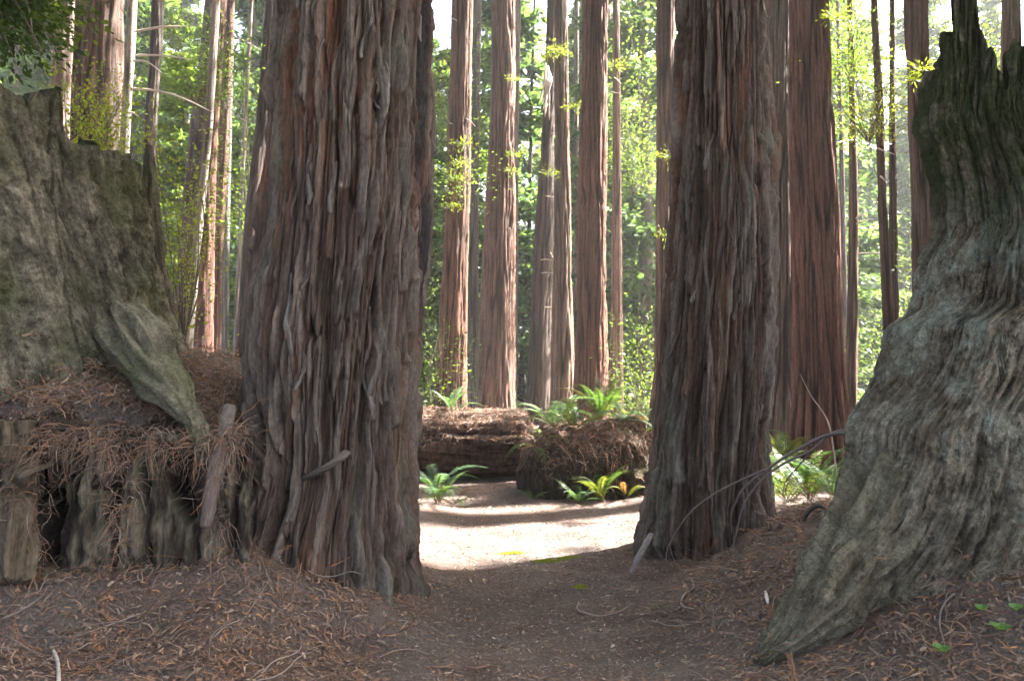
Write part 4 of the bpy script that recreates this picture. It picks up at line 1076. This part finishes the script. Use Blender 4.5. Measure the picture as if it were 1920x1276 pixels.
# sorrel leaves bottom right
def leaf_disc(r):
    n = 14; t = np.linspace(0, 2 * PI, n, endpoint=False)
    rad = r * (1 - .28 * np.exp(-((t - PI / 2) / .35) ** 2)) * (1 + .04 * np.sin(5 * t))
    V = np.stack([rad * np.cos(t), rad * np.sin(t) + r * .9, .25 * np.abs(rad * np.cos(t))], -1)
    V = np.vstack([V, [[0, r * .9, 0]]])
    j = np.arange(n)
    return meshdata("leaf", V, [np.stack([np.full(n, n), j, (j + 1) % n], -1)], M_FERN, np.tile([.10, .19, .06], (n + 1, 1)) * (1 + .1 * rng.random((n + 1, 1))))
LD = leaf_disc(.017)
for (px, py, Y, s, lab) in [(1765,1255,3.35,1.5,"pale clover-like sorrel lowest at the bottom right corner"),(1840,1212,3.45,1.15,"small sorrel leaflet trio just below the snag's litter"),(1875,1250,3.35,1.6,"largest sorrel trio in the bottom right corner"),(1905,1225,3.4,1.2,"sorrel trio cut by the right edge of the picture")]:
    c = P(px, py, Y)
    root = empty("redwood_sorrel", (c[0], c[1], drop(c[0], c[1])), lab, "plant", "sorrel plants in the lower right litter")
    for k in range(3): obj("leaf", LD, root, loc=(0, 0, c[2] - root.location.z if c[2] > root.location.z else .04), rot=(random.uniform(.35, .6), 0, k * 2.09 + random.random()), scale=s)
    stick("stalk", [np.zeros(3), np.array([.003, 0, .03]), np.array([0, 0, max(.04, c[2] - root.location.z)])], [.0012, .001, .001], (.12, .16, .06), parent=root, nt=4, nz=6)

# moss patches on the path
def moss(px, py, Y, rx, ry, lab):
    c = P(px, py, Y); n = 1500; a = rng.random(n) * 2 * PI; q = np.sqrt(rng.random(n))
    q = q * (.55 + .6 * np.abs(perlin(np.cos(a) * 2.2 + px, np.sin(a) * 2.2, 0)) * 2); x = c[0] + rx * q * np.cos(a) + rx * .12 * rng.normal(size=n); y = Y + ry * q * np.sin(a) + ry * .15 * rng.normal(size=n); z = H(x, y) + .01 * np.clip(1 - q, 0, 1)
    acc = Acc(); D = unit(np.stack([rng.normal(size=n), rng.normal(size=n), np.abs(rng.normal(size=n)) + .6], -1))
    acc.kites(np.stack([x - c[0], y - Y, z], -1), D, unit(np.cross(D, rvec(n))), rng.uniform(.005, .013, n), rng.uniform(.0012, .0025, n), leaf_cols(n, np.array([.16, .20, .03]), np.array([.28, .32, .05]), 1))
    tag(obj("moss_patch", acc.data("moss_patch", [M_FERN]), loc=(c[0], Y, 0)), lab, "moss", "moss patches on the path")
moss(1025, 1050, 6.43, .13, .05, "bright green moss cushion in the path at the edge of sunlight")
moss(1065, 1048, 6.5, .10, .04, "thin moss smear touching the right of the bright cushion")
moss(1087, 1097, 5.67, .05, .06, "tiny moss tuft on the shaded path below the bright cushion")
moss(960, 1040, 6.7, .12, .04, "flat moss film along the sunlit edge of the path")

# ------------------------------------------------------------------ litter
bvh2 = build_bvh([ground, logo, mdo, heroLtr, heroRtr, snagsh, stlsh, soil_lip, snag_root])
def cast(xs, ys, zs):
    out, nr, ok = [], [], []
    dn = Vector((0, 0, -1))
    for x, y, z in zip(xs, ys, zs):
        h = bvh2.ray_cast(Vector((x, y, z)), dn)
        if h[0] is None: ok.append(False); out.append((0, 0, 0)); nr.append((0, 0, 1)); continue
        n = h[1]; n = n if n.z > 0 else -n
        ok.append(n.z > .38); out.append(h[0]); nr.append(n)
    return np.array(out), np.array(nr), np.array(ok)
def ribbons(C, N, L, W, cols, seg=5, curl=.9, lift=.35, jag=.5):
    n = len(C)
    t0 = unit(np.cross(N, rvec(n))); a = rng.random(n) * 2 * PI
    bt = unit(np.cross(N, t0))
    ang = rng.normal(size=n) * curl
    up = rng.normal(size=n) * lift
    pts = []; p = C.copy(); th_ = a.copy(); e = up.copy()
    ds = (L / seg)
    half = []
    for k in range(seg + 1):
        d = unit((np.cos(th_) * np.cos(e))[:, None] * t0 + (np.sin(th_) * np.cos(e))[:, None] * bt + np.sin(e)[:, None] * N)
        w = unit(np.cross(d, N + rng.normal(size=(n, 3)) * .25))
        ww = W * (.35 + .65 * math.sin(PI * min(1, (k + .7) / (seg + 1)))) * (1 + jag * (1 if k % 2 else -1) * .6)
        pts.append(p - w * ww[:, None]); pts.append(p + w * ww[:, None])
        p = p + d * ds[:, None]
        th_ = th_ + ang / seg + rng.normal(size=n) * .25; e = e * .6 - .12
    V = np.stack(pts, 1).reshape(-1, 3); m = 2 * (seg + 1)
    b = (np.arange(n) * m)[:, None, None] + (np.arange(seg) * 2)[None, :, None] + np.array([0, 1, 3, 2])[None, None]
    return V, b.reshape(-1, 4), np.repeat(cols, m, 0)
PALN = np.array([1.42, 1.34, 1.24]) * np.array([[.115, .072, .055], [.15, .088, .062], [.10, .078, .068], [.17, .125, .10], [.20, .105, .055], [.075, .055, .048], [.22, .17, .135], [.13, .10, .088]])
def lcols(n, p=(.2, .16, .17, .12, .07, .14, .05, .09)):
    return np.clip(PALN[rng.choice(len(PALN), n, p=p)] * rng.uniform(.7, 1.25, (n, 1)), 0, 1)
def region(n, x0, x1, y0, y1): return rng.uniform(x0, x1, n), rng.uniform(y0, y1, n)
def bankmask(x, y):
    h = H0(x, y)
    return smooth(.03, .14, h)
# banks
xs, ys = region(72000, -3.6, 3.3, 3.0, 7.4)
xe, ye = region(30000, -3.4, -1.4, 4.58, 5.5); xs = np.append(xs, xe); ys = np.append(ys, ye)
vis = np.abs(xs) < .70 * ys + .2
keep = vis & ((rng.random(len(xs)) < bankmask(xs, ys) * np.clip(1.5 * (4.6 / ys) ** 1.2, 0, 1)))
xs, ys = xs[keep], ys[keep]
zs = H0(xs, ys) + .55
zs = np.where((xs < -1.8) & (ys > 4.3), 2.2, zs)
C, N, ok = cast(xs, ys, zs)
ok &= ~((C[:, 2] > 2.3)) & ((N[:, 2] > .8) | (C[:, 2] < H0(C[:, 0], C[:, 1]) + .09))
C, N = C[ok], N[ok]
n = len(C)
C = C + N * (rng.random((n, 1)) ** 2 * .022 + .002) * (1 + 1.5 * smooth(1.1, 1.3, C[:, 2:3]))
isb = rng.random(n) < .22
V, F, Cc = ribbons(C, N, np.where(isb, rng.uniform(.015, .055, n), .025 + .13 * rng.random(n) ** 1.6), np.where(isb, rng.uniform(.003, .008, n), .0008 + .0032 * rng.random(n) ** 1.5), lcols(n), 4, .75, .34)
tag(obj("needle_litter", meshdata("needle_litter", V, [F], M_LITTER, Cc, None, False)), "thick brown redwood needle litter covering both banks", "litter", kind="stuff")
# path chips
xs, ys = region(80000, -2.2, 2.4, 3.2, 10.5)
keep = (rng.random(len(xs)) < (1 - bankmask(xs, ys) * .8) * np.clip((5 / ys), 0, 1) ** 1.0) & (np.abs(xs) < .7 * ys)
xs, ys = xs[keep], ys[keep]; n = len(xs)
C = np.stack([xs, ys, H(xs, ys) + .003], -1); N = np.tile([0, 0, 1.], (n, 1)); N = unit(N + rng.normal(size=N.shape) * .15)
V, F, Cc = ribbons(C, N, rng.uniform(.010, .045, n), .001 + .005 * rng.random(n) ** 2, lcols(n, (.16, .10, .24, .12, .04, .14, .09, .11)) * np.array([1, 1.05, 1.1]), 2, .8, .2, .2)
tag(obj("path_litter", meshdata("path_litter", V, [F], M_LITTER, Cc, None, False)), "fine trodden needle crumbs on the path", "litter", kind="stuff")
# litter on log and mound and around them
xs, ys = region(70000, -3.4, 2.6, 8.6, 12.6)
C, N, ok = cast(xs, ys, np.full(len(xs), 2.0))
ok &= (C[:, 2] > .2) | (rng.random(len(xs)) < .12)
C, N = C[ok], N[ok]; n = len(C)
V, F, Cc = ribbons(C + N * .01, N, rng.uniform(.03, .12, n), rng.uniform(.0014, .0042, n), lcols(n), 3, .8, .3)
tag(obj("log_litter", meshdata("log_litter", V, [F], M_LITTER, Cc, None, False)), "brown needle litter heaped on the fallen log and root mound", "litter", kind="stuff")
# dead twigs hanging over the left bank's edge
def hang(C, L, W, cols, seg=5):
    n = len(C); p = C.copy(); pts = []
    d = unit(np.stack([rng.normal(size=n) * .9, -rng.random(n) * .8 - .1, rng.normal(size=n) * .5], -1)); g_ = -rng.uniform(.15, .65, n)
    for k in range(seg + 1):
        w = unit(np.cross(d, np.array([0, 1., 0]) + rng.normal(size=(n, 3)) * .3)); ww = W * (1.1 - .8 * k / seg) * (1.3 if k % 2 else .7)
        pts += [p - w * ww[:, None], p + w * ww[:, None]]
        p = p + d * (L / seg)[:, None]; d = unit(d + np.array([0, 0, 1.]) * g_[:, None] + rng.normal(size=(n, 3)) * .35)
    V = np.stack(pts, 1).reshape(-1, 3); m = 2 * (seg + 1)
    b = (np.arange(n) * m)[:, None, None] + (np.arange(seg) * 2)[None, :, None] + np.array([0, 1, 3, 2])[None, None]
    return V, b.reshape(-1, 4), np.repeat(cols, m, 0)
n = 6500
xs = rng.uniform(-3.2, -1.5, n); C = np.stack([xs, rng.uniform(4.36, 4.60, n), 1.16 + .10 * perlin(xs * 3, 5.0, 0) - .10 * rng.random(n) ** 2 + .03 * rng.normal(size=n)], -1)
k = rng.random(n) < .08 + .92 * smooth(-.1, .45, perlin(xs * 5, 0, 0)); C = C[k]
m_ = 1500; u_ = rng.uniform(-3.2, -1.5, m_); C = np.vstack([C, np.stack([u_, rng.uniform(4.28, 4.42, m_), .45 + .7 * rng.random(m_)], -1)[perlin(u_ * 4, 0, 3) > .05]]); n = len(C)
V, F, Cc = hang(C, .05 + .30 * rng.random(n) ** 2.2, rng.uniform(.0009, .0028, n), lcols(n))
tag(obj("hanging_litter", meshdata("hanging_litter", V, [F], M_LITTER, Cc, None, False)), "dead needle sprays hanging over the edge of the left bank", "litter", kind="stuff")
def hangset(n, fx, L, W, name, lab):
    C = fx(n); V, F, Cc = hang(C, rng.uniform(*L, n), rng.uniform(*W, n), lcols(n, (.2, .2, .12, .1, .16, .12, .04, .06)), 6)
    tag(obj(name, meshdata(name, V, [F], M_LITTER, Cc, None, False)), lab, "litter", kind="stuff")
hangset(700, lambda n: np.stack([-1.35 + rng.uniform(-1.2, 1.6, n), 11.12 + rng.random(n) * .12, .86 + .07 * rng.normal(size=n)], -1), (.06, .32), (.0015, .004), "hanging_litter", "dead brown sprays hanging over the face of the fallen log")
def mfx(n):
    a = rng.uniform(PI * 1.02, PI * 2.0, n); return np.stack([.98 + .84 * np.cos(a), 10.28 + .78 * np.sin(a), .62 + .2 * rng.normal(size=n)], -1)
hangset(600, mfx, (.06, .32), (.0015, .0042), "hanging_litter", "dead brown sprays and rootlets hanging down the front of the root mound")
# fallen feathery sprays and twigs, each one a thing
def deadspray_data(seed):
    r = np.random.default_rng(seed); acc = Acc(); n = 26
    u = np.linspace(.05, 1, n); L = .16
    ph = r.uniform(0, 6)
    def pt(u): return np.stack([.02 * np.sin(u * 3 + ph), L * u, .012 * np.sin(u * 4 + ph) + .01], -1)
    acc.limb(list(pt(np.linspace(0, 1, 5))), [.0016, .0014, .0012, .001, .0006], (.13, .07, .045), nt=3, nz=8)
    for sg in (-1, 1):
        D = unit(np.stack([np.full(n, sg), np.full(n, .9), r.normal(size=n) * .3], -1))
        acc.kites(pt(u), D, unit(np.cross(D, rvec(n) * .3 + [0, 0, 1])), r.uniform(.012, .022, n), np.full(n, .0016), np.clip(np.array([.20, .10, .055]) * r.uniform(.7, 1.4, (n, 1)), 0, 1))
    return acc.data("dead_spray", [M_LITTER])
DS = [deadspray_data(i) for i in range(5)]
def bank_pts(n, xa, xb, ya, yb):
    out = []
    while len(out) < n:
        x, y = random.uniform(xa, xb), random.uniform(ya, yb)
        if abs(x) > .62 * y or H0(x, y) < .05: continue
        h = bvh2.ray_cast(Vector((x, y, float(H0(x, y)) + .6)), Vector((0, 0, -1)))
        if h[0] is None: continue
        nn = h[1] if h[1].z > 0 else -h[1]
        if nn.z < .4 or h[0].z > float(H0(x, y)) + .08: continue
        out.append((h[0], nn))
    return out
for (xa, xb, ya, yb, num, lab, grp) in [(-2.6,-.5,3.3,5.2,80,"rust-brown feathery redwood spray fallen on the left bank","fallen sprays on the left bank"),(.9,2.6,3.3,6.2,70,"rust-brown feathery redwood spray fallen on the right bank","fallen sprays on the right bank")]:
    for (p_, nn) in bank_pts(num, xa, xb, ya, yb):
        q = nn.to_track_quat('Z', 'Y').to_euler()
        o = obj("fallen_spray", random.choice(DS), loc=p_ + nn * .012, scale=random.uniform(.7, 1.5))
        o.rotation_euler = (q.x + random.uniform(-.3, .3), q.y + random.uniform(-.3, .3), random.uniform(0, 6.28))
        tag(o, lab, "twig", grp)
TW = []
for k in range(6):
    pts = [np.array([.05 * math.sin(k + j * .9) * (j / 4), .07 * j, .012 * math.sin(j * 1.7 + k)]) for j in range(5)]
    V, F_, UV = limb_arrays(pts, [.003, .0028, .0024, .002, .001], 5, 14, k, .2)
    TW.append(meshdata("twig", V, F_, M_TWIG, np.tile([[.19, .15, .13], [.14, .10, .085], [.24, .20, .175], [.10, .075, .065], [.16, .12, .10], [.21, .15, .12]][k], (len(V), 1)), UV))
for (xa, xb, ya, yb, num, lab, grp) in [(-2.6,-.5,3.3,5.2,70,"lying in the litter of the left bank","twigs on the left bank"),(.9,2.6,3.3,6.4,55,"lying in the litter of the right bank","twigs on the right bank")]:
    for (p_, nn) in bank_pts(num, xa, xb, ya, yb):
        ti = random.randrange(6)
        o = obj("fallen_twig", TW[ti], loc=p_ + nn * .015, rot=(random.uniform(-.35, .35), random.uniform(-.3, .3), random.uniform(0, 6.28)), scale=random.uniform(.5, 1.5))
        tag(o, ["bare brown twig ", "bare dark brown twig ", "bare pale grey twig ", "bare blackish twig ", "curved brown twig ", "curved greyish twig "][ti] + lab, "twig", grp)
def on(px, py, Y, dz=.012):
    c = P(px, py, Y); h = bvh2.ray_cast(Vector((0, 0, EYE)), Vector(c - np.array([0, 0, EYE])).normalized())
    q = np.array(h[0]) if h[0] is not None else c
    return q * (1 - dz / 4) + np.array([0, 0, EYE]) * dz / 4 + np.array([0, 0, dz])
def laid(name, pts, rad, col, lab, cat="twig", group=None, nt=6):
    stick(name, [on(*q) for q in pts], rad, col, nt=nt, nz=len(pts) * 6, label=lab, cat=cat, group=group)
laid("fallen_stick", [(100,1222,3.5),(108,1245,3.45),(110,1276,3.4),(108,1300,3.35)], [.007,.008,.008,.008], (.42,.36,.32), "short whitish stick standing out at the bottom left", "stick")
laid("fallen_stick", [(135,1200,3.6),(220,1170,3.7),(310,1138,3.8)], [.003,.004,.002], (.22,.18,.16), "long thin grey stick slanting across the lower left litter", "stick")
laid("fallen_stick", [(0,1165,3.7),(40,1148,3.75),(78,1122,3.8)], [.004,.004,.002], (.20,.16,.14), "grey stick at the left edge above the slanting long one", "stick")
laid("fallen_stick", [(470,1010,4.2),(498,1070,4.1),(505,1090,4.05),(525,1140,4.0)], [.003,.003,.003,.002], (.18,.14,.11), "thin bent twig running down in front of the left redwood's roots", "stick")
laid("fallen_stick", [(505,1090,4.05),(480,1130,4.0),(445,1180,3.9)], [.003,.003,.002], (.20,.15,.12), "thin twig forking down-left from the bent one", "stick")
laid("fallen_stick", [(1302,1145,4.6),(1278,1138,4.6),(1282,1118,4.7),(1300,1105,4.8),(1296,1085,4.9)], [.006,.007,.007,.006,.004], (.22,.18,.16), "curly grey stick on the litter below the right redwood", "stick")
laid("fallen_stick", [(1085,1130,5),(1082,1145,4.9),(1100,1153,4.8),(1125,1158,4.8),(1160,1150,4.8),(1190,1132,4.9)], [.005,.007,.006,.006,.005,.003], (.20,.15,.13), "bent grey twig lying on the middle of the path", "stick")
laid("fallen_stick", [(1790,1115,3.6),(1768,1140,3.6),(1762,1175,3.55),(1772,1215,3.45)], [.005,.005,.004,.003], (.17,.13,.12), "hooked twig leaning on the litter at the lichened stump's foot", "stick")
laid("bark_flake", [(1435,1112,4.5),(1438,1124,4.5),(1440,1136,4.4)], [.008,.012,.006], (.55,.5,.48), "small white flake in the right bank litter", "bark piece")
laid("bark_flake", [(870,1252,3.9),(890,1256,3.9),(920,1250,3.9)], [.004,.008,.004], (.17,.10,.07), "orange-brown bark chip on the path near the bottom edge", "bark piece")
laid("bark_flake", [(805,1252,3.9),(830,1254,3.9),(852,1248,3.9)], [.004,.007,.004], (.17,.115,.08), "tan bark chip at the bottom edge left of the orange-brown one", "bark piece")
laid("bark_flake", [(1055,1080,5.8),(1064,1078,5.8),(1073,1079,5.8)], [.005,.008,.004], (.2,.11,.07), "rust chip on the path just below the moss cushion", "bark piece")

# ------------------------------------------------------------------ morning air: one closed box round everything
hm = bpy.data.materials.new("haze"); hm.use_nodes = True
hn = hm.node_tree; hn.nodes.clear()
pv = hn.nodes.new("ShaderNodeVolumePrincipled"); pv.inputs["Color"].default_value = (.93, .96, .95, 1); pv.inputs["Density"].default_value = .0008
pv.inputs["Anisotropy"].default_value = .3
ho = hn.nodes.new("ShaderNodeOutputMaterial"); hn.links.new(pv.outputs[0], ho.inputs["Volume"])
bxv = np.array([[x, y, z] for z in (-9, 52) for y in (-140, 700) for x in (-380, 380)], float)
hz = obj("haze", meshdata("haze", bxv, [np.array([[0,2,3,1],[4,5,7,6],[0,1,5,4],[2,6,7,3],[0,4,6,2],[1,3,7,5]])], hm, sm=False))
tag(hz, kind="stuff"); hz['label'] = "pale morning haze hanging between the redwoods"
SC.cycles.volume_bounces = 0
print("total tris", sum(len(m.loops) - 2 * len(m.polygons) for m in bpy.data.meshes))
